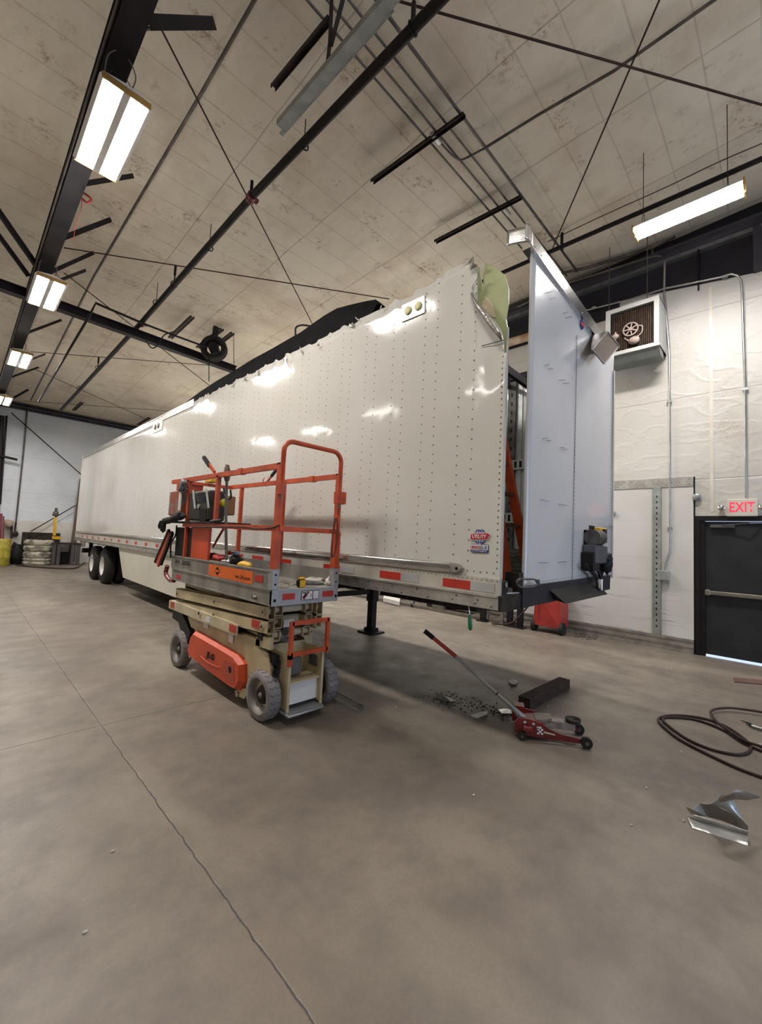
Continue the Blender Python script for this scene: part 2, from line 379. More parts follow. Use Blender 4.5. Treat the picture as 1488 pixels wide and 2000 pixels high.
def copy_tree(root, loc, label, group=None):
    r = root.copy(); COL.objects.link(r); r.location = loc; r['label'] = label
    if group: r['group'] = group
    for ch in list(root.children):
        c_ = ch.copy(); COL.objects.link(c_); c_.parent = r; c_.matrix_parent_inverse = ch.matrix_parent_inverse.copy()
        for g in list(ch.children):
            d_ = g.copy(); COL.objects.link(d_); d_.parent = c_; d_.matrix_parent_inverse = g.matrix_parent_inverse.copy()
    return r
def text(name, body, org, xd, upv, height, mat, parent=None, width=None, bold=.0, shear=0, depth=.001, center=False):
    cu = bpy.data.curves.new('lettering', 'FONT'); cu.body = body; cu.size = 1; cu.offset = bold; cu.shear = shear; cu.extrude = 0; cu.resolution_u = 2
    t = bpy.data.objects.new('lettering', cu); COL.objects.link(t); bpy.context.view_layer.update()
    me = bpy.data.meshes.new_from_object(t.evaluated_get(bpy.context.evaluated_depsgraph_get()))
    bpy.data.objects.remove(t)
    xs = [v.co.x for v in me.vertices]; ys = [v.co.y for v in me.vertices]
    x0, x1, y0, y1 = min(xs), max(xs), min(ys), max(ys); sy = height/(y1-y0); sx = width/(x1-x0) if width else sy
    xd = Vector(xd).normalized(); upv = Vector(upv).normalized(); nn = xd.cross(upv); org = Vector(org)
    w_ = (x1-x0)*sx
    par = Vector(parent.location) if parent and parent.parent is None else (Vector((0, 0, 0)))
    for v in me.vertices:
        v.co = org + xd*((v.co.x-x0)*sx - (w_/2 if center else 0)) + upv*((v.co.y-y0)*sy - (height/2 if center else 0)) + nn*depth
    me.materials.clear(); me.materials.append(mat); me.name = name
    o = bpy.data.objects.new(name, me); COL.objects.link(o)
    if parent is not None:
        o.parent = parent
        if parent.parent is None: o.matrix_parent_inverse = Matrix.Translation(-Vector(parent.location))
    return o
def arc(c, r, a0, a1, n, u, w):
    c, u, w = Vector(c), Vector(u), Vector(w)
    return [c + u*r*math.cos(a0+(a1-a0)*i/n) + w*r*math.sin(a0+(a1-a0)*i/n) for i in range(n+1)]
def catm(pts, k=6):
    pts = [Vector(p) for p in pts]; out = []
    q = [pts[0]*2-pts[1]] + pts + [pts[-1]*2-pts[-2]]
    for i in range(1, len(q)-2):
        for j in range(k):
            t = j/k; a, b, c_, d = q[i-1], q[i], q[i+1], q[i+2]
            out.append(.5*((2*b) + (c_-a)*t + (2*a-5*b+4*c_-d)*t*t + (3*b-a-3*c_+d)*t**3))
    return out + [pts[-1]]

# ================================================================== THE SETTING
XW, YF, XL, YN = 8.69, 22.4, -9.0, -9.5
struct('floor', MB().box((XL, YN, -.2), (XW+.0, YF, 0)), MATS['concrete'])
mb = MB(); nx, ny = 60, 110                               # quilted roof liner, sagging between purlins
for i in range(nx+1):
    for j in range(ny+1):
        x = XL + (XW+.3-XL)*i/nx; y = YN + (YF-YN)*j/ny
        mb.v.append(Vector((x, y, ceil_z(y) + .02*noise.noise(Vector((x*.8, y*1.1, 0))))))
for i in range(nx):
    for j in range(ny):
        a = i*(ny+1)+j; mb.f.append((a, a+1, a+ny+2, a+ny+1)); mb.mi.append(0); mb.sm.append(True)
struct('ceiling', mb, MATS['roof_liner'])
# right wall: film with the exit doorway left open, wainscot below
DY0, DY1, DZ = .10, 1.07, 2.20
mb = MB(); T = .12
mb.ext([(XW, DY1+.06, 0), (XW, YF, 0), (XW, YF, 6.5), (XW, 2.4, 6.5), (XW, DY1+.06, 6.32)], (T, 0, 0))
mb.ext([(XW, DY0-.06, DZ+.08), (XW, DY1+.06, DZ+.08), (XW, DY1+.06, 6.32), (XW, DY0-.06, 6.17)], (T, 0, 0))
mb.ext([(XW, YN, 0), (XW, DY0-.06, 0), (XW, DY0-.06, 6.17), (XW, YN, 6.1)], (T, 0, 0))
mb.cur = 1; mb.box((XW+.09, YN, 6.0), (XW+.16, YF, 7.9))
struct('wall_right', mb, [MATS['wall_film'], M['blackweb']])
mb = MB(); mb.box((XL, YF, 0), (XW, YF+.12, 6.62)); struct('wall_back', mb, MATS['far_film'])
mb = MB(); mb.box((XL-.12, YN, 0), (XL, YF, 7.9)); struct('wall_left', mb, MATS['wall_film'])
mb = MB(); mb.box((XL, YN-.12, 0), (1.5, YN, 7.9)); mb.box((7.7, YN-.12, 0), (XW, YN, 7.9)); mb.box((1.5, YN-.12, 4.6), (7.7, YN, 7.9))
struct('wall_front', mb, MATS['wall_film'])
# far wall: white knee wall, film above, seams and posts
mb = MB(); mb.box((XL, YF-.03, 0), (XW, YF, 1.75)); struct('trim_1', mb, MATS['scuffed_white'])
# wainscot on the right wall: old trailer side panels
mb = MB(); mb.box((XW-.03, 1.15, .2), (XW, 16, 2.79)); struct('trim_2', mb, MATS['scuffed_white'])
mb = MB(); mb.box((XW-.045, 1.15, 2.79), (XW, 16, 2.95))
mb.cur = 1
y = 1.2
while y < 6:
    for dz in (.035, .075, .12): mb.dome((XW-.045, y + (.03 if dz == .075 else 0), 2.79+dz), (-1, 0, 0), .008)
    y += .11
struct('trim_3', mb, [M['alu'], M['rivet']])
mb = MB()
for z0, z1, d in ((0, .05, .075), (.05, .10, .05), (.10, .15, .07), (.15, .19, .045), (.19, .23, .06)): mb.box((XW-d, 1.15, z0), (XW, 16, z1))
struct('baseboard_right', mb, M['dirtyalu'])
for n_, yc in enumerate((1.67, 3.36)):
    mb = MB(); mb.box((XW-.055, yc-.065, .2), (XW-.03, yc+.065, 2.79)); mb.box((XW-.065, yc-.065, .2), (XW-.03, yc-.045, 2.79)); mb.box((XW-.065, yc+.045, .2), (XW-.03, yc+.065, 2.79))
    mb.cur = 1
    z = .35
    while z < 2.7: mb.box((XW-.057, yc-.009, z), (XW-.054, yc+.009, z+.04)); z += .098
    struct('trim_%d' % (4+n_), mb, [M['galv'], M['ink']])
# tape seam on the film and horizontal girts pressing the film
yt = P(1389, 800, 'X', XW).y
struct('trim_6', MB().box((XW-.006, yt-.022, 2.35), (XW, yt+.022, 6.2)), nmat('seam_tape', (.72, .68, .60), .3, 0, (.62, .57, .48), 3))
struct('trim_7', MB().box((XW-.012, 1.13, 0), (XW, 1.15, 2.95)), M['ink'])
# end rafter over the right wall
mb = MB(); mb.box((XW-.24, YN, 7.0), (XW+.1, YF-5, 7.05)); mb.cur = 1; mb.box((XW-.02, YN, 6.925), (XW+.1, YF-5, 6.995))
mb.cur = 2
mb.ext([(XW-.16, 2.9, 6.30), (XW-.16, -1.5, 5.86), (XW-.16, -1.5, 5.98), (XW-.16, 2.9, 6.42)], (.15, 0, 0)) if False else None
for p in (.33,): mb.cur = 0; mb.box((XW-.12, P(1479, 450, 'X', XW).y-.05, 6.2), (XW+.09, P(1479, 450, 'X', XW).y+.05, 6.93))
mb.cur = 2; mb.box((XW-.05, 1.06, 6.2), (XW+.09, 1.08, 6.93))
thing('end_wall_rafter', mb, [M['purpleg'], M['emt'], M['ink']], 'dark steel end rafter with pale lower edge above the right wall film', 'rafter')
mb = MB(); mb.box((XW-.04, 2.3, 6.18), (XW+.09, 8, 6.55)); 
thing('wall_header', mb, M['blackweb'], 'black painted header panel behind the hanging heater', 'panel')

# --- exit door
dr = bpy.data.objects.new('door_1', None); COL.objects.link(dr); dr.location = (XW, DY1, 0); tag(dr, kind='structure')
mb = MB(); mb.box((XW-.03, DY1-.0, 0), (XW+.12, DY1+.06, DZ+.08)); mb.box((XW-.03, DY0-.06, 0), (XW+.12, DY0, DZ+.08)); mb.box((XW-.03, DY0, DZ), (XW+.12, DY1, DZ+.08))
mb.box((XW-.01, DY1-.07, 0), (XW+.06, DY1, DZ)); mb.build('door_frame', M['doorframe'], dr)
mb = MB(); mb.box((XW+.02, DY0, .035), (XW+.065, DY1-.07, DZ-.01)); mb.build('door_panel', M['door'], dr, .004)
mb = MB(); mb.cbox((XW-.055, DY0+.04, 1.0), (XW-.01, .98, 1.06), .008); mb.cbox((XW-.06, .93, .985), (XW+.02, 1.0, 1.075), .01); mb.build('panic_bar', nmat('panic_bar', (.30, .28, .22), .35, .7), dr)
mb = MB(); mb.cbox((XW-.05, .62, 2.085), (XW+.02, .93, 2.135), .008); mb.bar((XW-.05, .78, 2.13), (XW-.11, .45, 2.16), .02, .012); mb.bar((XW-.11, .45, 2.16), (XW-.0, .3, 2.17), .02, .012)
mb.build('door_closer', nmat('closer', (.15, .14, .15), .35, .6), dr)
# --- exit sign
a, b = P(1421, 976, 'X', XW), P(1480, 1009, 'X', XW)
sg = empty('exit_sign', (XW, .52, b.z), 'lit red EXIT sign with twin lamp heads over the dark door', 'sign')
mb = MB(); mb.cbox((XW-.07, b.y-.005, b.z), (XW, a.y+.005, a.z), .01); mb.build('housing', M['exitface'], sg)
text('exit_lettering', 'EXIT', (XW-.071, (a.y+b.y)/2 + .0, (a.z+b.z)/2+.01), (0, -1, 0), (0, 0, 1), .155, M['exitred'], sg, .30, .012, center=True)
for yy in (a.y+.075, b.y-.06):
    mb = MB(); mb.lathe([(-.09, 0), (-.09, .045), (-.07, .052), (-.03, .035), (-.02, .02), (0, .018)], (XW-.01, yy, (a.z+b.z)/2-.0), 'X', 16); mb.build('lamp_head', M['chrome'], sg)
# --- round fixtures on the wainscot
for (px, py, lab) in ((1361, 971, 'small grey round bracket on the wainscot edge by the door'), (1196, 1003, 'grey round disc on the wainscot beside the trailer nose')):
    p = P(px, py, 'X', XW-.03)
    thing('round_bracket', MB().lathe([(-.04, 0), (-.04, .05), (-.03, .06), (0, .06)], p, 'X', 16), M['galv'], lab, 'bracket')

# --- EMT conduits on the right wall
def wire_pipe(name, pts, r, mat, label, cat='conduit', n=8, clips=(), group=None, clipmat=None):
    root = thing(name, MB().tube(pts, r, n), mat, label, cat, group)
    for c_ in clips:
        c_ = Vector(c_); mb = MB(); mb.box(c_-Vector((.02, .035, .02)), c_+Vector((.02, .035, .02))); o = mb.build('strap', clipmat or M['galv']); o.parent = root
    return root
X1 = XW-.045
p = [P(1297, 1118, 'X', X1), P(1298, 1095, 'X', X1), P(1308, 1070, 'X', X1), P(1308, 1050, 'X', X1), P(1307, 674, 'X', X1), P(1297, 560, 'X', X1), P(1298, 510, 'X', X1)]
p = [P(1299, 1118, 'X', X1), P(1300, 1100, 'X', X1), P(1308, 1075, 'X', X1), P(1309, 1050, 'X', X1), P(1308, 880, 'X', X1), P(1307, 700, 'X', X1), P(1306, 675, 'X', X1)]
wire_pipe('wall_conduit', p, .017, M['emt'], 'long vertical grey conduit running down to the box beside the door', clips=[P(1307, 784, 'X', X1), P(1308, 1031, 'X', X1)])
p = [P(1297, 510, 'X', X1), P(1297, 570, 'X', X1), P(1306, 700, 'X', X1)]
p2 = [P(1145, 606, 'X', XW-.1), P(1230, 585, 'X', XW-.1), P(1300, 563, 'X', XW-.1), P(1414, 540, 'X', XW-.1), P(1428, 535, 'X', XW-.1), P(1440, 538, 'X', XW-.09), P(1447, 548, 'X', XW-.08), P(1449, 575, 'X', XW-.06), P(1455, 760, 'X', X1), P(1456, 900, 'X', X1), P(1457, 973, 'X', X1)]
wire_pipe('wall_conduit', p2, .017, M['emt'], 'bent conduit crossing above the heater and dropping to the exit sign', clips=[P(1160, 601, 'X', XW-.1), P(1416, 540, 'X', XW-.1), P(1455, 760, 'X', X1)])
wire_pipe('wall_conduit', [P(1298, 512, 'X', XW-.08), P(1297, 570, 'X', XW-.06), P(1302, 625, 'X', XW-.05), P(1306, 676, 'X', X1)], .02, M['emt'], 'short upper conduit against the black rafter right of the heater')
a, b = P(1283, 1114, 'X', XW-.1), P(1306, 1134, 'X', XW-.1)
mb = MB(); mb.cbox((XW-.12, b.y, b.z), (XW-.03, a.y, a.z), .006); mb.cur = 0; mb.box((XW-.09, b.y, b.z-.05), (XW-.03, b.y+.09, b.z))
thing('junction_box', mb, M['galv'], 'square grey electrical box on the wainscot at the foot of a conduit', 'electrical box')

# --- unit heater hanging by the right wall
HX = 8.05; a, b = P(1183, 612, 'X', HX), P(1287, 572, 'X', HX)
hy0, hy1, hz1 = b.y, a.y, (a.z+b.z)/2; hz0 = (P(1302, 672, 'X', HX).z + P(1200, 690, 'X', HX).z)/2
ht = empty('unit_heater', (8.35, (hy0+hy1)/2, hz0), 'square white unit heater with fan and brown fins hung by the right wall', 'heater')
mb = MB(); fr = .075
mb.box((HX, hy0, hz0), (HX+.03, hy0+fr, hz1)); mb.box((HX, hy1-fr, hz0), (HX+.03, hy1, hz1)); mb.box((HX, hy0+fr, hz1-fr), (HX+.03, hy1-fr, hz1)); mb.box((HX, hy0+fr, hz0), (HX+.03, hy1-fr, hz0+fr*.7))
mb.box((HX+.03, hy0, hz0), (XW-.06, hy0+.02, hz1)); mb.box((HX+.03, hy1-.02, hz0), (XW-.06, hy1, hz1)); mb.box((HX+.03, hy0, hz1-.02), (XW-.06, hy1, hz1))
mb.box((HX-.02, hy0-.02, hz0-.02), (HX+.04, hy1+.02, hz0+.012))
mb.cur = 1; mb.box((HX+.03, hy0, hz0-.0), (XW-.06, hy1, hz0+.02))
mb.ext([(HX+.0, hy0, hz0-.02), (HX+.0, hy1, hz0-.02), (HX+.12, hy1, hz0-.14), (HX+.12, hy0, hz0-.14)], (.3, 0, 0))
mb.build('casing', [M['heater'], M['heatdark']], ht)
mb = MB(); mb.box((HX+.16, hy0+fr, hz0+fr*.7), (HX+.2, hy1-fr, hz1-fr)); mb.cur = 1
y = hy0+fr+.01
while y < hy1-fr-.01: mb.box((HX+.09, y, hz0+fr*.7), (HX+.16, y+.009, hz1-fr)); y += .028
mb.build('fins', [M['ink'], M['copper']], ht)
c = P(1231, 643, 'X', HX+.05); R0 = .115
mb = MB(); mb.tube([c + Vector((0, math.cos(t)*R0, math.sin(t)*R0)) for t in [2*PI*k/28 for k in range(28)]], .014, 6, True)
for k in range(7):
    t = 2*PI*k/7; mb.bar(c, c+Vector((0, math.cos(t)*R0, math.sin(t)*R0)), .02, .012, (1, 0, 0))
mb.cyl(c-Vector((.02, 0, 0)), c+Vector((.04, 0, 0)), .03, 12); mb.build('pulley', M['pink'], ht)
mb = MB(); mb.blob(c+Vector((0, -.06, -.22)), (.07, .09, .07), 8, .1); mb.tube(catm([c+Vector((0, -.05, -.2)), c+Vector((0, -.17, -.12)), c+Vector((0, -.18, .0)), c+Vector((0, -.1, .03))]), .012, 6)
mb.cyl(c+Vector((0, .24, -.3)), c+Vector((0, .24, .02)), .014, 6); mb.blob(c+Vector((0, .24, -.06)), (.05, .06, .05), 6, .1)
mb.bar(c+Vector((.03, .1, -.12)), c+Vector((.03, -.02, -.25)), .02, .02); mb.build('motor', M['pink'], ht)
mb = MB()
for yy in (hy0+.2, hy1-.02): mb.cyl((HX+.12, yy, hz1), (HX+.12, yy, ceil_z(yy)-.03), .008, 6)
mb.build('hanger_rod', M['conduit'], ht)

# ================================================================== ROOF STEEL AND SERVICES
def ibeam(mb, x, y0, y1, zf, fw_=.2, h=.45, slope=0):
    """beam along Y, underside of the lower flange at zf(y)"""
    def z(y): return zf(y)
    for (xa, xb, za, zb) in ((x-fw_/2, x+fw_/2, 0, .018), (x-.006, x+.006, .018, h-.018), (x-fw_/2, x+fw_/2, h-.018, h)):
        vs = []
        for yy in (y0, y1):
            for xx, zz in ((xa, za), (xb, za), (xb, zb), (xa, zb)): vs.append((xx, yy, z(yy)+zz))
        mb.add(vs, [(0,1,2,3),(7,6,5,4),(0,4,5,1),(1,5,6,2),(2,6,7,3),(3,7,4,0)])
    return mb
beamz = lambda y: 6.02 - .012*max(0, y-3)
mb = ibeam(MB(), .72, -6, 22.3, beamz, .2, .42)
thing('roof_rafter', mb, M['beam'], 'heavy dark steel I-beam running away under the roof at upper left', 'beam')
wire_pipe('rafter_conduit', [(.60, y_, beamz(y_)-.02) for y_ in (-5, 3, 8, 14, 21)], .014, M['conduit'], 'thin grey conduit strapped along the underside of the I-beam')
# flange braces: angle stubs from the lower flange up to the roof
def brace(pa, pb, label, za=None, w=.06, drop=.25):
    A = P(*pa, 'Z', beamz(5)+.03) if za is None else P(*pa, 'Z', za)
    Bp = P(*pb, 'C', drop); u_ = (Bp-A); A = A - u_*max(0, (A.x-.80)/max(.05, u_.x)) if A.x > .8 else A
    mb = MB(); mb.bar(A, Bp, w, .012, (0, 0, 1)); d = (Bp-A).normalized(); s_ = d.cross(Vector((0, 0, 1))).normalized()
    mb.bar(A+s_*w/2+Vector((0, 0, w/2)), Bp+s_*w/2+Vector((0, 0, w/2)), .012, w, (0, 0, 1))
    return thing('flange_brace', mb, M['beam'], label, 'brace', 'stub braces along the I-beam')
for pa, pb, lab, w in (((290, 56), (410, 56), 'stub brace at the very top, nearest on the I-beam', .10),
                       ((165, 362), (256, 347), 'stub brace just below the nearest lamp', .06), ((128, 466), (213, 433), 'stub brace below the red hook on the I-beam', .07),
                       ((105, 531), (180, 497), 'stub brace above the second lamp, upper of two', .06), ((112, 550), (164, 530), 'stub brace above the second lamp, lower of two', .055),
                       ((60, 649), (118, 627), 'stub brace between second and third lamp', .055), ((62, 702), (86, 693), 'stub brace beside the third lamp', .05),
                       ((28, 736), (75, 719), 'stub brace below the third lamp', .05), ((26, 779), (56, 762), 'stub brace beside the fourth lamp', .05),
                       ):
    brace(pa, pb, lab, w=w)
for pa, pb, lab in (((72, 520), (-6, 408), 'long dark brace left of the I-beam, upper'), ((55, 538), (-6, 455), 'long dark brace left of the I-beam, lower')):
    A = P(*pa, 'Z', 6.1); Bp = P(*pb, 'C', .35); thing('roof_brace', MB().bar(A, Bp, .07, .07), M['beam'], lab, 'brace')
wire_pipe('red_hook', catm([P(163, 377, 'Z', 5.95), P(172, 383, 'Z', 5.85), P(178, 390, 'Z', 5.82), P(170, 396, 'Z', 5.8), P(160, 388, 'Z', 5.84)], 4), .014, M['redtape'], 'small red hook hanging off the I-beam by the nearest lamp', 'hook')
thing('hanging_string', MB().tube(catm([P(160, 388, 'Z', 5.9), P(158, 410, 'Z', 5.7), P(148, 440, 'Z', 5.75), P(143, 470, 'Z', 5.6)], 4), .004, 5), M['redtape'], 'thin reddish string dangling below the red hook', 'string')

# cross beam
zx = 5.95
A, Bp = P(60, 578, 'Z', zx), P(460, 723, 'Z', zx); ya_ = A.y
def cbeam(x0, x1, ya, yb, lab):
    mb = MB(); mb.bar((x0, ya, zx), (x1, yb, zx), .012, .15)
    for dz in (-.08, .08): mb.bar((x0, ya, zx+dz), (x1, yb, zx+dz), .17, .014)
    thing('cross_beam', mb, M['beam'], lab, 'beam')
cbeam(.85, Bp.x, ya_, Bp.y, 'dark steel cross beam from the I-beam towards the trailer roof')
cbeam(-2.5, .59, ya_-.1, ya_, 'dark steel cross beam stub left of the I-beam at the left edge')

# long black sprinkler main
def pz(z0): return [P(868, -8, 'Z', z0), P(800, 62, 'Z', z0), P(490, 386, 'Z', z0), P(275, 630, 'Z', z0)]
zs = 6.15; xs_ = 2.41
pp = [(xs_, -3, zs), (xs_, 4.0, zs), (xs_-.02, 9.5, zs-.1), (xs_+.02, 19.5, zs-.32)]
mp_ = thing('sprinkler_main', MB().tube([P(900, -42, 'Z', zs), P(490, 386, 'Z', zs), P(276, 630, 'Z', zs-.02), P(120, 800, 'Z', zs-.3)], .048, 12), M['pipe'], 'long thick black sprinkler pipe crossing the roof from top centre', 'pipe')
for c_ in (P(490, 386, 'Z', zs), P(277, 632, 'Z', zs)):
    o = MB().tube([c_+Vector((-.01, -.06, 0)), c_+Vector((.01, .06, 0))], .062, 12).box(c_+Vector((.03, -.03, -.02)), c_+Vector((.1, .03, .02))).build('coupling', M['redpaint']); o.parent = mp_; tag(o, 'dark red pipe coupling')
def hanger(px, py, topy, off=.02, r=.006, lab='', z=zs, knob=False, topx=None):
    a_ = P(px, py, 'Z', z); mb = MB(); zt = ceil_z(a_.y)-off
    tp = P(px if topx is None else topx, topy, 'Y', a_.y); zt = min(tp.z, zt)
    mb.cyl((a_.x, a_.y, z+.02), (a_.x, a_.y, zt), r, 6); mb.tube([a_+Vector((math.cos(t)*.056, 0, math.sin(t)*.056)) for t in [2*PI*k/14 for k in range(14)]], .009, 5, True)
    if knob: mb.cyl((a_.x, a_.y, zt-.18), (a_.x, a_.y, zt), .022, 8)
    return thing('pipe_hanger', mb, M['pipe'], lab, 'hanger', 'rod hangers of the black roof pipes')
for px, py, ty, kn, lab in ((806, 56, 2, True, 'pipe hanger at top centre with a thick drop'), (594, 283, 230, False, 'thin pipe hanger between top centre and the red coupling'),
                            (490, 386, 352, True, 'pipe hanger at the upper red coupling'), (409, 483, 435, False, 'thin pipe hanger below the upper red coupling'),
                            (340, 555, 518, True, 'thick pipe hanger touching a tie rod'), (305, 592, 551, False, 'thin pipe hanger above the lower red coupling'),
                            (191, 718, 697, True, 'far pipe hanger beyond the cross beam'), (154, 758, 752, False, 'farthest pipe hanger near the back wall')):
    hanger(px, py, ty, lab=lab, knob=kn, r=.012 if kn else .006)
# branch line and drop at the lower coupling
z5 = 5.6
mbp = MB().tube([P(280, 632, 'Z', 5.9), P(187, 592, 'Z', 5.9), P(174, 618, 'Z', 5.7), P(75, 785, 'Z', 5.45)], .025, 8)
thing('branch_pipe', mbp, M['pipe'], 'thinner black pipe branching left and away from the red coupling', 'pipe')
mbp = MB().tube([P(280, 632, 'Z', 5.9), P(340, 655, 'Z', 5.9), P(395, 675, 'Z', 5.9), P(412, 678, 'Z', 5.9)], .022, 8)
thing('branch_pipe', mbp, M['pipe'], 'thinner black pipe running right to the reel on the roof', 'pipe')
wire_pipe('air_line', catm([P(338, 648, 'Z', 5.9), P(320, 655, 'Z', 5.7), P(310, 672, 'Z', 5.5), P(297, 680, 'Z', 5.45), P(285, 666, 'Z', 5.5)], 5), .012, M['pipe'], 'loose looping black line by the lower red coupling', 'hose')
# hose reel on struts
hr = P(418, 681, 'Z', 6.1)
rl = empty('hose_reel', hr, 'round black hose reel hung from struts above the cross beam', 'reel')
mb = MB(); ax = (Vector((0, 0, 0))-hr).normalized(); ax = Vector((-.55, -.83, 0))
u = Vector((0, 0, 1)); w = ax.cross(u)
for k in (-1, 1): mb.tube([hr + (u*math.cos(t)+w*math.sin(t))*.24 + ax*.06*k for t in [2*PI*i/24 for i in range(24)]], .07, 8, True)
mb.build('coiled_hose', M['rubber'], rl)
mb = MB(); mb.cyl(hr-ax*.14, hr+ax*.14, .12, 16); mb.box(hr+Vector((-.05, -.05, .1)), hr+Vector((.05, .05, .55))); mb.build('hub', M['black'], rl)
for (a1, b1, lab) in (((384, 678), (431, 642), 'left strut above the hose reel'), ((418, 676), (452, 650), 'right strut above the hose reel'), ((330, 659), (373, 618), 'dark strut on the roof left of the hose reel'), ((142, 801), (158, 786), 'tiny far strut near the back wall at left'), ((268, 829), (290, 816), 'far strut close to the trailer roof edge')):
    A, Bp = P(*a1, 'C', .2), P(*b1, 'C', .2)
    thing('roof_strut', MB().bar(A, Bp, .045, .045).bar(A+Vector((.07, 0, 0)), Bp+Vector((.07, 0, 0)), .03, .045), M['steelplate'], lab, 'strut')
wire_pipe('power_cord', [P(408, 690, 'Z', 5.9), P(408, 745, 'X', P(408, 690, 'Z', 5.9).x)], .01, M['black'], 'black cord dropping from the hose reel to the trailer', 'cord')
wire_pipe('support_wire', [P(457, 716, 'Z', 6.0), P(456, 655, 'X', P(457, 716, 'Z', 6.0).x)], .008, M['rod'], 'thin wire holding the trailer end of the cross beam', 'wire')

# second black pipe carrying the right hand lamp
zp = 6.5
hA, hB = P(1060, 498, 'Z', zp), P(1500, 305, 'Z', zp)
p2_ = thing('hanging_pipe', MB().tube([hA + (hA-hB)*1.2, hA, hB, hB+(hB-hA)*.5], .035, 10), M['pipe'], 'black pipe running over the right hand lamp towards the trailer', 'pipe')
mb = MB(); c_ = P(1097, 484, 'Z', zp); mb.cyl(c_, c_+Vector((0, 0, .25)), .025, 8); mb.tube([c_+Vector((math.cos(t)*.045, 0, math.sin(t)*.045)) for t in [2*PI*k/14 for k in range(14)]], .012, 5, True)
thing('pipe_hanger', mb, M['pipe'], 'pipe hanger at the rounded nose of the trailer', 'hanger', 'rod hangers of the black roof pipes')
# pipe drop far right above the heater
wire_pipe('gas_pipe', [P(1010, 600, 'Z', 6.95), P(1115, 551, 'Z', 6.95), P(1268, 503, 'Z', 6.95), P(1280, 500, 'Z', 6.95), P(1290, 501, 'Z', 6.94)], .02, M['conduit'], 'grey pipe under the roof edge above the heater', 'pipe')
wire_pipe('gas_pipe', [P(1045, 545, 'C', .1), P(1150, 522, 'C', .1), P(1272, 484, 'C', .1), P(1276, 500, 'Z', 7.05)], .03, M['conduit'], 'dark pipe along the roof corner above the grey one', 'pipe')
thing('roof_strut', MB().bar(P(1274, 486, 'C', .15), P(1318, 462, 'C', .15), .05, .03), M['conduit'], 'flat grey strut under the right hand lamp', 'strut')

# conduit bundle across the roof with trapeze struts
bundle = [((570, -60), (900, 395), (1035, 585)), ]
def yline(y, px0, py0, lab, r=.016, x0=-2.0, x1=8.3, drop=.13):
    z = ceil_z(y)-drop
    wire_pipe('roof_conduit', [(x0, y, z), (x1, y, z)], r, M['conduit'], lab, group='parallel conduits under the roof')
for y_, r_, lab in ((P(894, 218, 'C', .15).y, .020, 'rightmost of the parallel roof conduits, thickest'), (P(868, 240, 'C', .15).y, .014, 'second roof conduit from the right of the bundle'),
                (P(848, 255, 'C', .15).y, .014, 'third roof conduit of the bundle'), (P(834, 274, 'C', .15).y, .014, 'leftmost roof conduit of the bundle')):
    yline(y_, 0, 0, lab, r_, x0=-1.5)
for (a1, b1, lab) in (((724, 353), (904, 221), 'long strut carrying the conduit bundle, nearer to the lamp beam'), ((848, 471), (1016, 383), 'long strut carrying the conduit bundle above the trailer nose'), ((529, 168), (640, 32), 'short dark strut at top centre left of the galvanised rail')):
    A, Bp = P(*a1, 'C', .2), P(*b1, 'C', .2); mb = MB()
    mb.bar(A, Bp, .012, .045); mb.bar(A+Vector((.035, 0, .02)), Bp+Vector((.035, 0, .02)), .05, .006); mb.bar(A+Vector((.06, 0, 0)), Bp+Vector((.06, 0, 0)), .008, .045)
    thing('roof_strut', mb, M['steelplate'], lab, 'strut')
for px, py, lab in ((851, 270, 'pale conduit box below the first long strut'), (989, 413, 'pale conduit box below the second long strut')):
    c_ = P(px, py, 'C', .17); thing('conduit_body', MB().cbox(c_-Vector((.1, .03, .03)), c_+Vector((.1, .03, .03)), .01), M['emt'], lab, 'electrical box')
wire_pipe('roof_conduit', catm([P(857, 275, 'C', .16), P(880, 300, 'C', .16), P(893, 310, 'C', .16), P(905, 311, 'C', .16), P(944, 291, 'C', .14)], 4), .013, M['conduit'], 'curved conduit leaving the bundle between the two long struts')
wire_pipe('roof_conduit', [P(944, 291, 'C', .14), P(1050, 225, 'C', .14), P(1200, 138, 'C', .12), P(1420, -18, 'C', .12)], .018, M['conduit'], 'dark conduit running from the bundle to the top right')
wire_pipe('roof_conduit', [P(520, -40, 'C', .12), P(390, 188, 'C', .12), P(265, 400, 'C', .12), P(183, 540, 'C', .12), P(60, 782, 'C', .12)], .022, M['conduit'], 'long single conduit on the roof right of the I-beam')
wire_pipe('roof_cable', catm([P(1070, 472, 'C', .1), P(1180, 420, 'C', .1), P(1300, 366, 'C', .1), P(1400, 318, 'C', .1), P(1500, 275, 'C', .1)], 4), .009, M['conduit'], 'thin cable along the roof above the right hand lamp', 'cable')
# galvanised rail hanging at top centre and its dark chain
A, Bp = P(548, 250, 'Z', 6.1), P(775, -12, 'Z', 6.1)
mb = MB(); mb.bar(A, Bp, .10, .008); mb.bar(A+Vector((.05, 0, .03)), Bp+Vector((.05, 0, .03)), .006, .06); mb.bar(A+Vector((-.05, 0, .03)), Bp+Vector((-.05, 0, .03)), .006, .06); mb.bar(A+Vector((.075, .12, .06)), Bp+Vector((.075, .12, .06)), .05, .006)
thing('galvanised_rail', mb, M['galv'], 'pale galvanised door rail hanging diagonally at top centre', 'rail')
mb = MB(); 
for (p0, p1) in (((648, -10), (644, 90)), ((672, -10), (646, 90)), ((644, 85), (640, 122))): mb.bar(P(*p0, 'Z', 6.5), P(*p1, 'Z', 6.15 if p1[1] > 100 else 6.25), .035, .02)
thing('rail_bracket', mb, M['steelplate'], 'dark perforated bracket holding the galvanised rail', 'bracket')

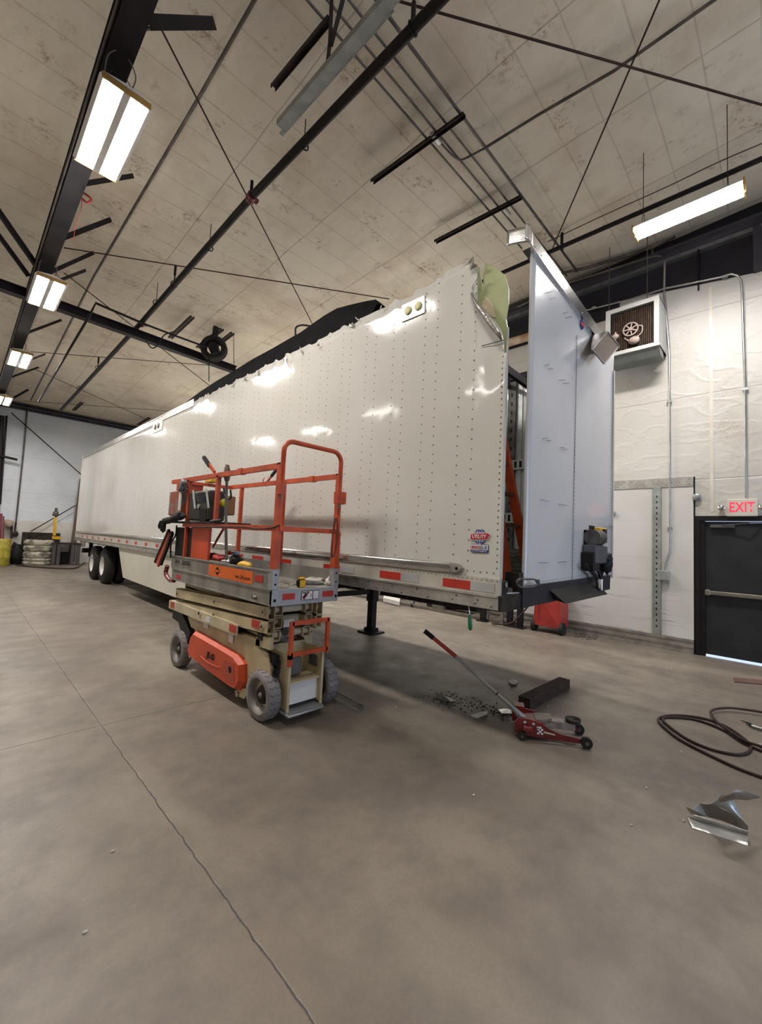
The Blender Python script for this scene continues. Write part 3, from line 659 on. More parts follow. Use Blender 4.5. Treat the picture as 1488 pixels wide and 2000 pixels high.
# tie rods
def rod(pa, pb, lab, da=.3, db=.3, r=.011): return thing('tie_rod', MB().cyl(P(*pa, 'C', da), P(*pb, 'C', db), r, 6), M['rod'], lab, 'tie rod')
rod((296, 20), (628, 668), 'tie rod from the I-beam down to the black tarp on the trailer', .5, .5)
rod((125, 484), (760, 584), 'tie rod running from the I-beam over the black tarp', .4, .4, .010)
rod((1292, -10), (1076, 492), 'steep tie rod crossing the long one at upper right', .35, .35, .011)
rod((760, -3), (1500, 208), 'long tie rod crossing the upper right roof', .42, .42, .013)
rod((125, 533), (408, 752), 'tie rod behind the second lamp going to the trailer', .4, .7, .010)
rod((60, 687), (455, 717), 'flat tie rod under the far side of the cross beam', .3, .3, .009)
rod((70, 722), (285, 818), 'far tie rod from the third lamp to the trailer edge', .3, .3, .009)
rod((45, 783), (335, 803), 'faint far tie rod along the back wall top', .2, .2, .008)

# ------------------------------------------------------------------ lamps
def high_bay(y, label, first=None):
    L0, x0, x1, z = 1.22, .63, .97, 5.66
    if first: return copy_tree(first, ((x0+x1)/2, y, z), label)
    rt_ = empty('high_bay_lamp', ((x0+x1)/2, y, z), label, 'lamp', 'twin panel lamps along the I-beam')
    mb = MB(); ya, yb = y-L0/2, y+L0/2
    mb.ext([(x0-.02, ya, z), (x0-.05, ya, z+.02), (x0-.02, ya, z+.06), ((x0+x1)/2, ya, z+.09), (x1+.02, ya, z+.06), (x1+.05, ya, z+.02), (x1+.02, ya, z)], (0, L0, 0))
    mb.box(((x0+x1)/2-.03, ya, z-.012), ((x0+x1)/2+.03, yb, z+.0)); mb.cur = 1; mb.box((x0-.03, ya-.012, z-.01), (x1+.03, ya, z+.05)); mb.box((x0-.03, yb, z-.01), (x1+.03, yb+.012, z+.05))
    mb.build('housing', [M['white'], M['gold']], rt_)
    for a_, b_ in ((x0, (x0+x1)/2-.032), ((x0+x1)/2+.032, x1)):
        mb = MB(); mb.box((a_, ya+.01, z-.006), (b_, yb-.01, z-.0005)); mb.build('lens', M['lens'], rt_)
    mb = MB()
    for yy in (ya+.12, yb-.12):
        for xx in (x0, x1): mb.tube([(xx, yy, z+.06), (.72, yy, beamz(yy)-.0)], .004, 5)
    mb.build('hanger_wire', M['rod'], rt_)
    mb = MB(); mb.tube(catm([(x0+.0, ya+.1, z+.07), (x0+.0, ya-.02, z+.22), (x0+.1, ya-.06, z+.30), (x0+.22, ya-.02, z+.2), (x0+.2, ya+.08, z+.07)], 5), .006, 5); mb.build('lamp_cord', M['conduit'], rt_)
    return rt_
l0 = high_bay(4.95, 'nearest and largest of the twin panel lamps under the I-beam')
for y_, lab in ((9.25, 'second twin panel lamp from the near end of the I-beam'), (13.55, 'third twin panel lamp from the near end of the I-beam'), (18.6, 'farthest twin panel lamp, cut by the left edge')): high_bay(y_, lab, l0)
# right hand strip lamp
zl = 6.2; A, Bp = P(1243, 461, 'Z', zl), P(1452, 366, 'Z', zl); xc = (A.x+Bp.x)/2
sl = empty('strip_lamp', (xc, (A.y+Bp.y)/2, zl), 'bright two tube strip lamp hanging at the right under the black pipe', 'lamp')
mb = MB(); mb.ext([(xc-.16, Bp.y, zl+.02), (xc-.07, Bp.y, zl+.09), (xc+.07, Bp.y, zl+.09), (xc+.16, Bp.y, zl+.02), (xc+.155, Bp.y, zl+.015), (xc+.065, Bp.y, zl+.08), (xc-.065, Bp.y, zl+.08), (xc-.155, Bp.y, zl+.015)], (0, A.y-Bp.y, 0))
mb.cur = 1
for yy in (A.y, Bp.y-.02): mb.box((xc-.15, yy, zl-.03), (xc-.02, yy+.02, zl+.06)); mb.box((xc+.02, yy, zl-.03), (xc+.15, yy+.02, zl+.06))
mb.build('housing', [M['white'], M['gold']], sl)
for dx in (-.095, .095):
    MB().cyl((xc+dx, Bp.y+.01, zl+.0), (xc+dx, A.y-.01, zl+.0), .026, 12).build('lamp_tube', M['tube'], sl)
mb = MB()
for yy in (Bp.y+.15, A.y-.1): mb.tube([(xc-.1, yy, zl+.08), (hA.x, yy, zp)], .004, 5); mb.tube([(xc+.1, yy, zl+.08), (hA.x, yy, zp)], .004, 5); mb.tube([(hA.x, yy, zp), (hA.x, yy, ceil_z(yy))], .005, 5)
mb.build('hanger_wire', M['rod'], sl)
area('strip_lamp_light', (xc, (A.y+Bp.y)/2, zl-.06), (0, 0, 0), .28, 1.1, 150, (1, .96, .92))

# ------------------------------------------------------------------ far wall details
mb = MB(); a_ = P(36, 793, 'Y', 22.2); mb.box((XL, 22.15, 6.24), (XW, 22.38, 6.33)); mb.box((XL, 22.2, 6.40), (XW, 22.38, 6.46))
thing('eave_strut', mb, M['beam'], 'dark double eave strut along the top of the far wall', 'beam')
def wpipe(pts, r, mat, name, lab, cat, dy=.06): return thing(name, MB().tube([P(x, y, 'Y', YF-dy) for x, y in pts], r, 6), mat, lab, cat)
wpipe([(54, 790), (48, 860), (30, 1030)], .03, M['conduit'], 'wall_post', 'thin grey vertical pipe on the far wall left of the tyres', 'pipe')
wpipe([(13, 812), (6, 900), (0, 985)], .04, M['pipe'], 'wall_post', 'dark vertical pipe at the left edge on the far wall', 'pipe', .3)
wpipe([(4, 812), (-4, 950)], .09, M['beam'], 'wall_column', 'dark steel column cut by the left edge at the far wall', 'column', .3)
wpipe([(-5, 889), (34, 898)], .05, M['pipe'], 'wall_bracket', 'short dark arm at the left edge of the far wall', 'bracket', .4)
wpipe([(22, 806), (160, 928)], .022, M['rod'], 'tie_rod', 'diagonal wall rod descending towards the trailer rear', 'tie rod', .2)
wpipe([(148, 987), (60, 1038)], .022, M['rod'], 'tie_rod', 'short diagonal wall rod above the dark bench board', 'tie rod', .2)

# ================================================================== TRAILER
TX0, TX1, TY0, TY1, TZT = 2.98, 5.57, 1.60, 17.75, 4.10
tr = empty('semi_trailer', ((TX0+TX1)/2, TY0, 0), 'long white semi trailer with torn roof edge and open damaged front corner', 'trailer')
tear = [(P(px, py, 'X', TX0)) for px, py in ((982, 690), (983, 663), (979, 647), (967, 628), (946, 604), (929, 590), (931, 572), (933, 559), (932, 527), (927, 510), (918, 504), (906, 513), (870, 530))]
def ztop(y):
    pts = [(p_.y, p_.z) for p_ in tear]
    if y <= pts[0][0]: return pts[0][1]
    best = None
    for (ya, za), (yb, zb) in zip(pts, pts[1:]):
        if yb > ya and ya <= y <= yb: best = za + (zb-za)*(y-ya)/(yb-ya)
    if best is not None: return best
    if y < 8.0:
        return 4.085 + .012*noise.noise(Vector((y*6, 3, 0))) + (.026 if noise.noise(Vector((y*11, 9, 1))) > .15 else 0) - .02*(abs(math.sin(y*4.1)) > .93)
    return 4.02
ys = [TY0 + .0125*i for i in range(32)]; y = 2.0
while y < 8.0: ys.append(y); y += .045
while y < TY1: ys.append(y); y += .12
ys.append(TY1)
mb = MB(); NZ = 26; zb0 = 1.37
def skinx(y, z):
    d = .0045*noise.noise(Vector((y*1.5, z*1.1, 0))) + .0007*noise.noise(Vector((y*5, z*3, 4)))
    front = max(0, 1-(y-1.6)/.9)
    d += front*.014*noise.noise(Vector((y*5+2, z*4.2, 7)))*(1 if z > 2.3 else .25)
    if z > 3.9 and y < 8: d += .012*noise.noise(Vector((y*7, z*5, 2)))*(z-3.9)/.2
    if y < 2.0 and z > 3.4: d += .03*(2.0-y)/.4*(z-3.4)*noise.noise(Vector((y*9, z*5, 11)))
    return TX0 + d
for y_ in ys:
    zt = ztop(y_)
    for k in range(NZ+1):
        z = zb0 + (zt-zb0)*k/NZ; mb.v.append(Vector((skinx(y_, z), y_, z)))
for i in range(len(ys)-1):
    for k in range(NZ):
        a_ = i*(NZ+1)+k; mb.f.append((a_, a_+1, a_+NZ+2, a_+NZ+1)); mb.mi.append(0); mb.sm.append(True)
# back face a little inboard so the skin has thickness
n0 = len(mb.v)
for v in list(mb.v[:n0]): mb.v.append(v + Vector((.012, 0, 0)))
for i in range(len(ys)-1):
    for k in range(NZ):
        a_ = n0+i*(NZ+1)+k; mb.f.append((a_+NZ+1, a_+NZ+2, a_+1, a_)); mb.mi.append(0); mb.sm.append(True)
    a_ = i*(NZ+1)+NZ; mb.f.append((a_, a_+n0, a_+n0+NZ+1, a_+NZ+1)); mb.mi.append(0); mb.sm.append(False)
for k in range(NZ): mb.f.append((k, k+n0, k+1+n0, k+1)); mb.mi.append(0); mb.sm.append(False)
# rivet rows
mb.cur = 1
seams = [1.63]; y = 1.86
pat = [.20, .42, .20, .42]
cols_ = [1.635]; y = 1.90
while y < 17.6: cols_.append(y); cols_.append(y+.145); y += .406
for ci, yc in enumerate(cols_):
    st = .05 if ci == 0 else .085 if yc < 9 else .12
    z = 1.46 + (.04 if ci % 2 else 0); zt = ztop(yc)-.05
    while z < zt:
        mb.dome((skinx(yc, z)-.0005, yc, z), (-1, 0, 0), .0075 if yc < 6 else .009, .004, 6); z += st
y = 1.66
while y < 9: mb.dome((TX0-.002, y, 1.42), (-1, 0, 0), .007, .004, 6); y += .06
# horizontal dark scratch at the tear
mb.cur = 2; mb.bar(P(940, 676, 'X', TX0-.012), P(984, 664, 'X', TX0-.012), .002, .006)
sp = mb.build('side_panel', [MATS['trailer_skin'], M['rivet'], M['ink']], tr)
# peeled flap of skin along the tear
mb = MB()
pts_o = [P(x_, y_, 'X', TX0-.01) for x_, y_ in ((918, 570), (925, 582), (938, 598), (955, 614), (966, 630), (975, 645), (981, 662))]
pts_i = [P(x_, y_, 'X', TX0-.05) for x_, y_ in ((920, 574), (925, 592), (934, 607), (944, 622), (955, 638), (967, 652), (979, 666))]
pts_m = [P(x_, y_, 'X', TX0-.06) for x_, y_ in ((919, 571), (928, 584), (941, 599), (955, 614), (964, 628), (974, 644), (981, 661))]
for row in (pts_o, pts_m, pts_i): mb.v += [Vector(p_) for p_ in row]
for r_ in range(2):
    for i in range(6): a_ = r_*7+i; mb.f.append((a_, a_+1, a_+8, a_+7)); mb.mi.append(0); mb.sm.append(True)
o = mb.build('torn_flap', nmat('folded_skin', (.36, .33, .30), .3, .3, (.26, .24, .22), 9, .4, 20), tr)
sd = o.modifiers.new('solid', 'SOLIDIFY'); sd.thickness = .003
mb = MB()
for k, (cx_, cy_) in enumerate(((919, 508), (927, 522), (930, 545), (926, 562), (910, 512), (742, 604), (700, 626), (683, 640), (620, 670), (590, 684), (555, 700), (505, 728), (480, 740), (455, 752))):
    p_ = P(cx_, cy_, 'X', TX0-.02); s_ = .05 if cx_ > 800 else .06
    q = [p_+Vector((random.uniform(-.02, .01), random.uniform(-s_, s_), random.uniform(-s_, s_))) for _ in range(5)]
    mb.add(q, [(0, 1, 2), (0, 2, 3), (0, 3, 4)], False)
o = mb.build('curled_edge', M['brightalu'], tr); sd = o.modifiers.new('solid', 'SOLIDIFY'); sd.thickness = .003
# green inner liner showing at the corner
pl = [(932, 580), (932, 521), (936, 522), (943, 569), (944, 533), (948, 519), (953, 513), (956, 519), (967, 522), (986, 537), (993, 563), (993, 593), (988, 623), (991, 640), (990, 700), (984, 700), (975, 690), (940, 640)]
mb = MB(); mb.ext([P(x_, y_, 'X', TX0+.035) for x_, y_ in pl], (.012, 0, 0))
mb.cur = 1; mb.ext([P(x_, y_, 'X', TX0+.030) for x_, y_ in ((940, 606), (942, 590), (950, 580), (957, 584), (963, 596), (968, 620), (955, 618))], (.004, 0, 0))
mb.build('green_liner', [M['green'], M['tan']], tr)
mb = MB(); mb.box((TX0+.05, 2.1, 1.35), (TX0+.058, 12, 4.0)); mb.box((TX0+.05, TY0+.02, 1.35), (TX0+.058, 2.1, 3.3)); mb.box((TX0+.012, TY0+.0, 1.37), (TX0+.03, TY0+.01, 3.4)); mb.build('inner_lining', MATS['liner_skin'], tr)
# black tarp / roof lining bulging over the torn edge
tp = [(371, 785), (400, 762), (430, 742), (467, 720), (505, 696), (540, 677), (575, 657), (597, 645), (622, 626), (645, 610), (658, 602), (690, 594), (715, 588), (734, 585), (747, 594)]
mb = MB(); K = len(tp); rows_ = []
for dx, fz in ((.02, 0), (.05, .45), (.11, .85), (.2, 1), (.42, .8), (.75, .0)):
    r_ = []
    for i, (x_, y_) in enumerate(tp):
        t_ = P(x_, y_, 'X', TX0+.2); zb_ = 4.0; r_.append(Vector((TX0+dx+.015*noise.noise(Vector((i, dx*9, 0))), t_.y, zb_ + (t_.z-zb_)*fz + .01*noise.noise(Vector((i*1.3, dx*5, 3))))))
    rows_.append(r_)
for r_ in rows_: mb.v += r_
for j in range(len(rows_)-1):
    for i in range(K-1): a_ = j*K+i; mb.f.append((a_, a_+1, a_+K+1, a_+K)); mb.mi.append(0); mb.sm.append(True)
mb.build('black_tarp', M['deepblack'], tr)
MB().tube(catm([P(577, 655, 'X', TX0+.2), P(578, 640, 'X', TX0+.2), P(590, 635, 'X', TX0+.22), P(607, 637, 'X', TX0+.3)], 5), .014, 6).build('tarp_strap', M['black'], tr)
# roof and upper rail behind the torn part
mb = MB(); mb.box((TX0+.03, 8.0, 4.07), (TX1, TY1, 4.10)); mb.build('roof', M['white'], tr)
mb = MB(); mb.box((TX0-.012, 8.0, 4.0), (TX0+.04, TY1, 4.12)); mb.box((TX0-.02, 8.0, 4.10), (TX0+.04, TY1, 4.125)); mb.build('roof_rail', M['alu'], tr)
# lower rails
mb = MB(); mb.box((TX0-.016, TY0, 1.24), (TX0+.02, TY1, 1.375)); mb.cur = 1
y = 1.62
while y < 9.5: mb.dome((TX0-.016, y, 1.36), (-1, 0, 0), .006, .004, 6); y += .045
mb.build('rivet_strip', [nmat('strip_paint', (.60, .57, .50), .35, .2), M['rivet']], tr)
mb = MB()
mb.ext([(TX0-.03, TY0, 1.14), (TX0-.03, TY0, 1.225), (TX0-.045, TY0, 1.235), (TX0-.045, TY0, 1.25), (TX0+.03, TY0, 1.25), (TX0+.03, TY0, 1.14)], (0, TY1-TY0, 0))
mb.cur = 1
for yy, zz in [(1.78, 1.2), (1.8, 1.172), (1.66, 1.165), (1.98, 1.21), (2.02, 1.18)] + [(2.25+.16*i+random.uniform(-.03, .03), 1.165+.045*(i % 2)+random.uniform(-.006, .006)) for i in range(60)] + [(3.6+.08*i, 1.2) for i in range(50)]:
    mb.dome((TX0-.03, yy, zz), (-1, 0, 0), .0105, .007, 7)
mb.build('bottom_rail', [M['alu'], M['bolt']], tr)
# rub rail: rounded aluminium tube bolted to the side, with a cast end cap
mb = MB(); za, zc = 1.475, 1.43; y0r, y1r = 2.05, 17.6
sec = [(0, .045), (-.018, .042), (-.032, .030), (-.036, .010), (-.036, -.008), (-.028, -.03), (-.012, -.042), (0, -.045)]
mb.smooth = True; mb.ext([(TX0-.004+a_, y0r, zc+b_) for a_, b_ in sec], (0, y1r-y0r, 0)); mb.build('rub_rail', M['brightalu'], tr)
mb = MB(); cap = [(2.06, .046), (1.99, .042), (1.955, .028), (1.935, .004), (1.945, -.018), (1.975, -.036), (2.0, -.042), (2.06, -.046)]
mb.ext([(TX0-.028, y_, zc+z_) for y_, z_ in cap], (.03, 0, 0)); mb.ext([(TX0-.036, 2.0+(y_-2.0)*.8, zc+z_*.75) for y_, z_ in cap], (.01, 0, 0))
mb.cur = 1; mb.lathe([(-.0375, 0), (-.0375, .014), (-.036, .015)], (TX0, 1.985, zc), 'X', 14); mb.build('rail_end_cap', [M['dirtyalu'], M['ink']], tr)
MB().box((TX0-.012, 1.72, 1.36), (TX0, 9, 1.378)).build('lower_trim', M['alu'], tr)
# reflective strips
marks = [(865, 926, 1140), (745, 808, 1124), (634, 692, 1107), (495, 0, 0)]
yy = P(866, 1140, 'X', TX0-.02).y
def refl(y1_, y0_, z0=1.268, z1=1.338):
    mid_ = y1_ + (y0_-y1_)*.56
    MB().box((TX0-.02, mid_, z0), (TX0-.0155, y1_, z1)).build('red_reflector', M['red'], tr)
    MB().box((TX0-.02, y0_, z0), (TX0-.0155, mid_, z1)).build('silver_reflector', M['silverref'], tr)
for xa, xb, yp in ((867, 968, 1144), (744, 820, 1127), (634, 694, 1108), (549, 590, 1098), (495, 535, 1090), (462, 490, 1085)):
    ya, yb = P(xa, yp, 'X', TX0).y, P(xb, yp, 'X', TX0).y; refl(ya, yb)
y = 7.0
while y < 17: refl(y+.28, y-.02); y += .72
# marker lamp plate with two pale round sockets
a_, b_ = P(784, 607, 'X', TX0-.01), P(829, 592, 'X', TX0-.01)
mb = MB(); pl = [P(x_, y_, 'X', TX0-.012) for x_, y_ in ((784, 629), (829, 610), (829, 577), (785, 597))]; mb.ext(pl, (.01, 0, 0)); mb.build('marker_plate', nmat('marker_plate', (.46, .43, .40), .3, .4), tr)
for x_, y_ in ((797, 607), (817, 598)):
    MB().lathe([(-.016, 0), (-.016, .036), (-.012, .042), (0, .042)], P(x_, y_, 'X', TX0-.012), 'X', 18).build('marker_lamp', M['lampyellow'], tr)
p_ = P(308, 833, 'X', TX0-.005); mb = MB(); mb.box(p_+Vector((-.01, -.32, -.12)), p_+Vector((0, .32, .12))); mb.cur = 1
for s_ in (-.09, .11): mb.lathe([(-.02, 0), (-.02, .06), (0, .06)], p_+Vector((0, s_, 0)), 'X', 12)
mb.build('marker_plate', [M['white'], M['toolgrey']], tr)
# maker's badge: blue globe with a red ribbon, and the model badge below
def side_pt(px, py, d=.008): return P(px, py, 'X', TX0-d)
g = side_pt(937, 1048); gy, gz = g.y, g.z; XD = (0, -1, 0)
mb = MB(); RG = .062
mb.ext([(TX0-.008, gy + RG*.95*math.cos(t), gz + RG*math.sin(t)) for t in [2*PI*k/28 for k in range(28)]], (.003, 0, 0))
mb.cur = 1
for dy_ in (-.03, 0, .03):
    mb.tube([(TX0-.009, gy+dy_*math.cos(t), gz+RG*math.sin(t)) for t in [PI*(-.5+k/10) for k in range(11)]], .0022, 4)
for dz_ in (-.035, .035): mb.box((TX0-.010, gy-.045, gz+dz_-.002), (TX0-.008, gy+.045, gz+dz_+.002))
rib = [(-.088, .012), (-.075, -.024), (.07, -.024), (.088, .024), (.07, .026), (-.06, .022)]
rib = [(-.090, -.024), (.072, -.022), (.092, .018), (.076, .028), (-.066, .022), (-.082, .020)]
mb.ext([(TX0-.0105, gy - a_*1.04, gz + b_*1.15) for a_, b_ in rib], (.002, 0, 0)); mb.cur = 2
mb.ext([(TX0-.0115, gy - a_*.98, gz + b_) for a_, b_ in rib], (.002, 0, 0))
bd = mb.build('maker_badge', [M['blue'], M['lwhite'], M['lred']], tr)
text('badge_lettering', 'UTILITY', (TX0-.0118, gy+.004, gz+.001), XD, (0, 0, 1), .030, M['lwhite'], bd, .132, .02, .18, center=True, depth=.001)
g2 = side_pt(936, 1071); mb = MB(); hw, hh = .082, .034
mb.cur = 0; mb.ext([(TX0-.008, g2.y-hw, g2.z-hh+.008), (TX0-.008, g2.y-hw, g2.z+hh-.008), (TX0-.008, g2.y-hw+.008, g2.z+hh), (TX0-.008, g2.y+hw-.008, g2.z+hh), (TX0-.008, g2.y+hw, g2.z+hh-.008), (TX0-.008, g2.y+hw, g2.z-hh+.008), (TX0-.008, g2.y+hw-.008, g2.z-hh), (TX0-.008, g2.y-hw+.008, g2.z-hh)], (.003, 0, 0))
mb.cur = 1; mb.box((TX0-.0095, g2.y-hw+.004, g2.z-.012), (TX0-.008, g2.y+hw-.004, g2.z+hh-.004))
md = mb.build('model_badge', [M['blue'], M['lwhite']], tr)
text('badge_lettering', '4000', (TX0-.010, g2.y+hw-.008, g2.z-.008), XD, (0, 0, 1), .030, M['lred'], md, .082, .02)
text('badge_lettering', 'D-X', (TX0-.010, g2.y-.012, g2.z-.008), XD, (0, 0, 1), .030, M['blue'], md, .060, .02)
text('badge_lettering', 'COMPOSITE', (TX0-.0100, g2.y, g2.z-.022), XD, (0, 0, 1), .012, M['lwhite'], md, .14, .01, center=True)
# far side wall, floor and nose structure seen through the gap
mb = MB(); mb.box((5.50, TY0+.02, 1.6), (5.55, TY1, 4.07)); mb.cur = 1
for z in range(5): mb.box((5.46, TY0+.05, 1.30+.062*z), (5.5, 12, 1.345+.062*z))
mb.build('far_side_wall', [MATS['liner_skin'], M['toolgrey']], tr)
MB().box((5.545, TY0, 1.15), (TX1, TY1, 4.08)).build('far_side_panel', M['white'], tr)
mb = MB(); mb.box((5.45, TY0, 4.02), (5.56, 8, 4.10)); mb.build('far_roof_rail', M['beam'], tr)
for yc, w_ in ((2.83, .06), (4.5, .05), (6.3, .05)):
    mb = MB(); mb.box((5.46, yc-w_, 1.6), (5.50, yc+w_, 4.0)); mb.cur = 1
    z = 1.7
    while z < 3.9: mb.box((5.456, yc-.010, z), (5.461, yc+.010, z+.05)); z += .13
    mb.cur = 2; mb.box((5.485, yc-.15, 1.6), (5.50, yc-.09, 4.0))
    mb.build('logistic_post', [M['toolgrey'], M['ink'], M['galv']], tr)
for zc in (2.78, 2.03):
    mb = MB(); mb.box((5.44, TY0+.02, zc-.07), (5.47, 12, zc+.07)); mb.cur = 1
    y = 1.75
    while y < 5: mb.box((5.436, y, zc-.045), (5.441, y+.035, zc+.045)); y += .075
    mb.build('logistic_rail', [M['galv'], M['ink']], tr)
MB().box((TX0+.03, TY0+.05, 1.22), (5.55, TY1, 1.29)).build('cargo_floor', M['lumber'], tr)
mb = MB(); mb.bar((3.3, 2.4, 3.78), (5.5, 1.95, 3.30), .05, .08); mb.bar((3.5, 1.9, 3.52), (5.5, 2.9, 3.95), .04, .05); mb.build('bent_roof_bow', M['beam'], tr)
# rear end
mb = MB(); mb.box((TX0-.02, TY1-.05, 1.14), (TX0+.08, TY1, 4.12)); mb.box((TX1-.08, TY1-.05, 1.14), (TX1, TY1, 4.12)); mb.box((TX0, TY1-.04, 1.3), (TX1, TY1, 4.1)); mb.build('rear_frame', M['white'], tr)
MB().box((TX0-.04, TY1-.32, 2.05), (TX0-.02, TY1+.03, 3.9)).build('rear_corner_post', M['white'], tr) if False else None
# front wall (bulkhead)
def FP(x_, y_, d=0): return P(x_, y_, 'Y', TY0-d)
mb = MB(); nX, nZ = 26, 20
bl, tl, br_, tr_ = FP(1021, 1150), FP(1039, 477), FP(1192, 1124), FP(1198, 690)
for j in range(nZ+1):
    for i in range(nX+1):
        u_, v_ = i/nX, j/nZ; lo = bl.lerp(br_, u_); hi = tl.lerp(tr_, u_); p_ = lo.lerp(hi, v_)
        d_ = .006*noise.noise(Vector((u_*5, v_*4, 0))) + .02*max(0, v_-.6)*noise.noise(Vector((u_*2.5+3, v_*5, 8)))
        mb.v.append(Vector((p_.x, TY0-.005+d_, p_.z)))
for j in range(nZ):
    for i in range(nX): a_ = j*(nX+1)+i; mb.f.append((a_, a_+1, a_+nX+2, a_+nX+1)); mb.mi.append(0); mb.sm.append(True)
n1_ = len(mb.v)
mb.v += [v + Vector((0, .018, 0)) for v in mb.v[:n1_]]
for j in range(nZ):
    for i in range(nX): a_ = n1_+j*(nX+1)+i; mb.f.append((a_+nX+1, a_+nX+2, a_+1, a_)); mb.mi.append(0); mb.sm.append(True)
for j in range(nZ):
    a_ = j*(nX+1); mb.f.append((a_, a_+nX+1, a_+nX+1+n1_, a_+n1_)); mb.mi.append(0); mb.sm.append(False)
    a_ = a_+nX; mb.f.append((a_, a_+n1_, a_+nX+1+n1_, a_+nX+1)); mb.mi.append(0); mb.sm.append(False)
for i in range(nX): a_ = nZ*(nX+1)+i; mb.f.append((a_, a_+1, a_+1+n1_, a_+n1_)); mb.mi.append(0); mb.sm.append(False)
mb.cur = 1
yf_ = TY0-.013
def rv(x_, y_): mb.dome(FP(x_, y_, .012), (0, -1, 0), .006, .003, 6)
for k in range(60): t_ = k/59; rv(1120.5+6*t_*1.0-0, 1128-t_*470)
for k in range(34): t_ = k/33; rv(1026+163*t_, 1141-26*t_)
for k in range(60): t_ = k/59; rv(1188+5*t_, 1110-t_*400)
for k in range(22): t_ = k/21; rv(1043+130*t_, 502+t_*172)
mb.cur = 2                                             # panel seam and scratches
mb.bar(FP(1117, 1135, .011), FP(1127, 655, .011), .004, .003, (0, 1, 0))
for (xa, ya, xb, yb) in ((1059, 857, 1070, 855), (1068, 861, 1076, 860), (1093, 875, 1103, 874), (1100, 878, 1109, 877), (1055, 977, 1064, 976), (1065, 979, 1072, 979), (1091, 985, 1100, 985), (1100, 987, 1108, 987),
                         (1052, 1099, 1071, 1099), (1089, 1098, 1107, 1097), (1063, 714, 1074, 711), (1071, 721, 1080, 720), (1092, 743, 1104, 742), (1100, 749, 1112, 748), (1065, 572, 1080, 569), (1100, 612, 1110, 609), (1104, 621, 1118, 618), (1075, 584, 1086, 580)):
    mb.bar(FP(xa, ya, .011), FP(xb, yb, .011), .003, .004, (0, 1, 0))
mb.build('front_panel', [MATS['front_skin'], M['rivet'], M['ink']], tr)
MB().box((tr_.x-.03, TY0-.02, 1.3), (tr_.x+.0, TY0+.03, 3.95)).build('corner_post', M['white'], tr)
mb = MB(); b0 = P(1193, 700, 'Y', TY0-.01); mb.ext([P(x_, y_, 'Y', TY0+.02) for x_, y_ in ((1192, 700), (1198, 697), (1197, 765), (1191, 757))], (0, .02, 0)); mb.build('corner_flange', nmat('worn_flange', (.62, .58, .50), .4, .2, (.35, .3, .25), 14), tr)
# top front rail and the rounded corner cap
mb = MB(); e0, e1 = FP(1038, 451, .03), FP(1178, 652, .03); f0, f1 = FP(1039, 481, .03), FP(1168, 662, .03)
mb.ext([e0, f0, f1, e1], (0, .09, 0)); mb.cur = 1
for k in range(14): t_ = (k+.5)/14; mb.dome(e0.lerp(e1, t_).lerp(f0.lerp(f1, t_), .75)+Vector((0, -.0, 0)), (0, -1, 0), .008, .004)
mb.build('front_top_rail', [M['brightalu'], M['rivet']], tr)
mb = MB(); zlo, zhi = f0.z-.0, e0.z
k1, k2 = P(1019, 474, 'Z', zlo), P(990, 481, 'Z', zlo)
path = catm([Vector((e0.x+.02, TY0-.03, 0)), Vector((e0.x-.12, TY0-.03, 0)), Vector((k1.x+.03, k1.y-.06, 0)), Vector((k1.x-.01, k1.y+.03, 0)), Vector((k2.x, k2.y, 0))], 5)
nP = len(path)
for z_, off in ((zlo, 0), (zlo+.02, -.004), (zhi-.02, -.004), (zhi+.01, 0)):
    for p_ in path: mb.v.append(Vector((p_.x, p_.y, z_)))
for j in range(3):
    for i in range(nP-1): a_ = j*nP+i; mb.f.append((a_, a_+1, a_+nP+1, a_+nP)); mb.mi.append(0); mb.sm.append(True)
top = [Vector((p_.x, p_.y, zhi+.01)) for p_ in path]; mb.add(top+[Vector((e0.x+.02, TY0+.1, zhi+.01))], [tuple(range(nP+1))], False)
o = mb.build('corner_cap', M['brightalu'], tr); sd = o.modifiers.new('solid', 'SOLIDIFY'); sd.thickness = .006
# square duct stub at the top right corner of the nose
q = [FP(x_, y_, .16) for x_, y_ in ((1186, 647), (1209, 676), (1180, 711), (1157, 683))]; kk = FP(1157, 654, .012)
mb = MB(); mb.ext(q, (0, .012, 0)); mb.cur = 1; mb.add([q[0]+Vector((0, .014, 0)), q[3]+Vector((0, .014, 0)), kk], [(0, 1, 2)]); mb.add([q[0]+Vector((0, .014, 0)), kk, FP(1178, 662, .012), FP(1168, 690, .012), q[3]+Vector((0, .014, 0))], [(0, 1, 2), (1, 4, 3), (1, 3, 2)]); mb.cur = 2
for i in range(4): mb.bar(q[i]+Vector((0, -.004, 0)), q[(i+1) % 4]+Vector((0, -.004, 0)), .006, .008)
mb.build('bent_square_plate', [M['brown'], M['ink'], M['galv']], tr)
# round badge at the nose
mb = MB(); c_ = FP(1137, 634, .014); mb.lathe([(0, 0), (0, .05), (.01, .05)], c_+Vector((0, -.001, 0)), 'Y', 20); mb.cur = 1; mb.bar(c_+Vector((-.05, -.004, -.006)), c_+Vector((.05, -.004, .006)), .004, .035); mb.build('nose_badge', [M['blue'], M['lred']], tr)
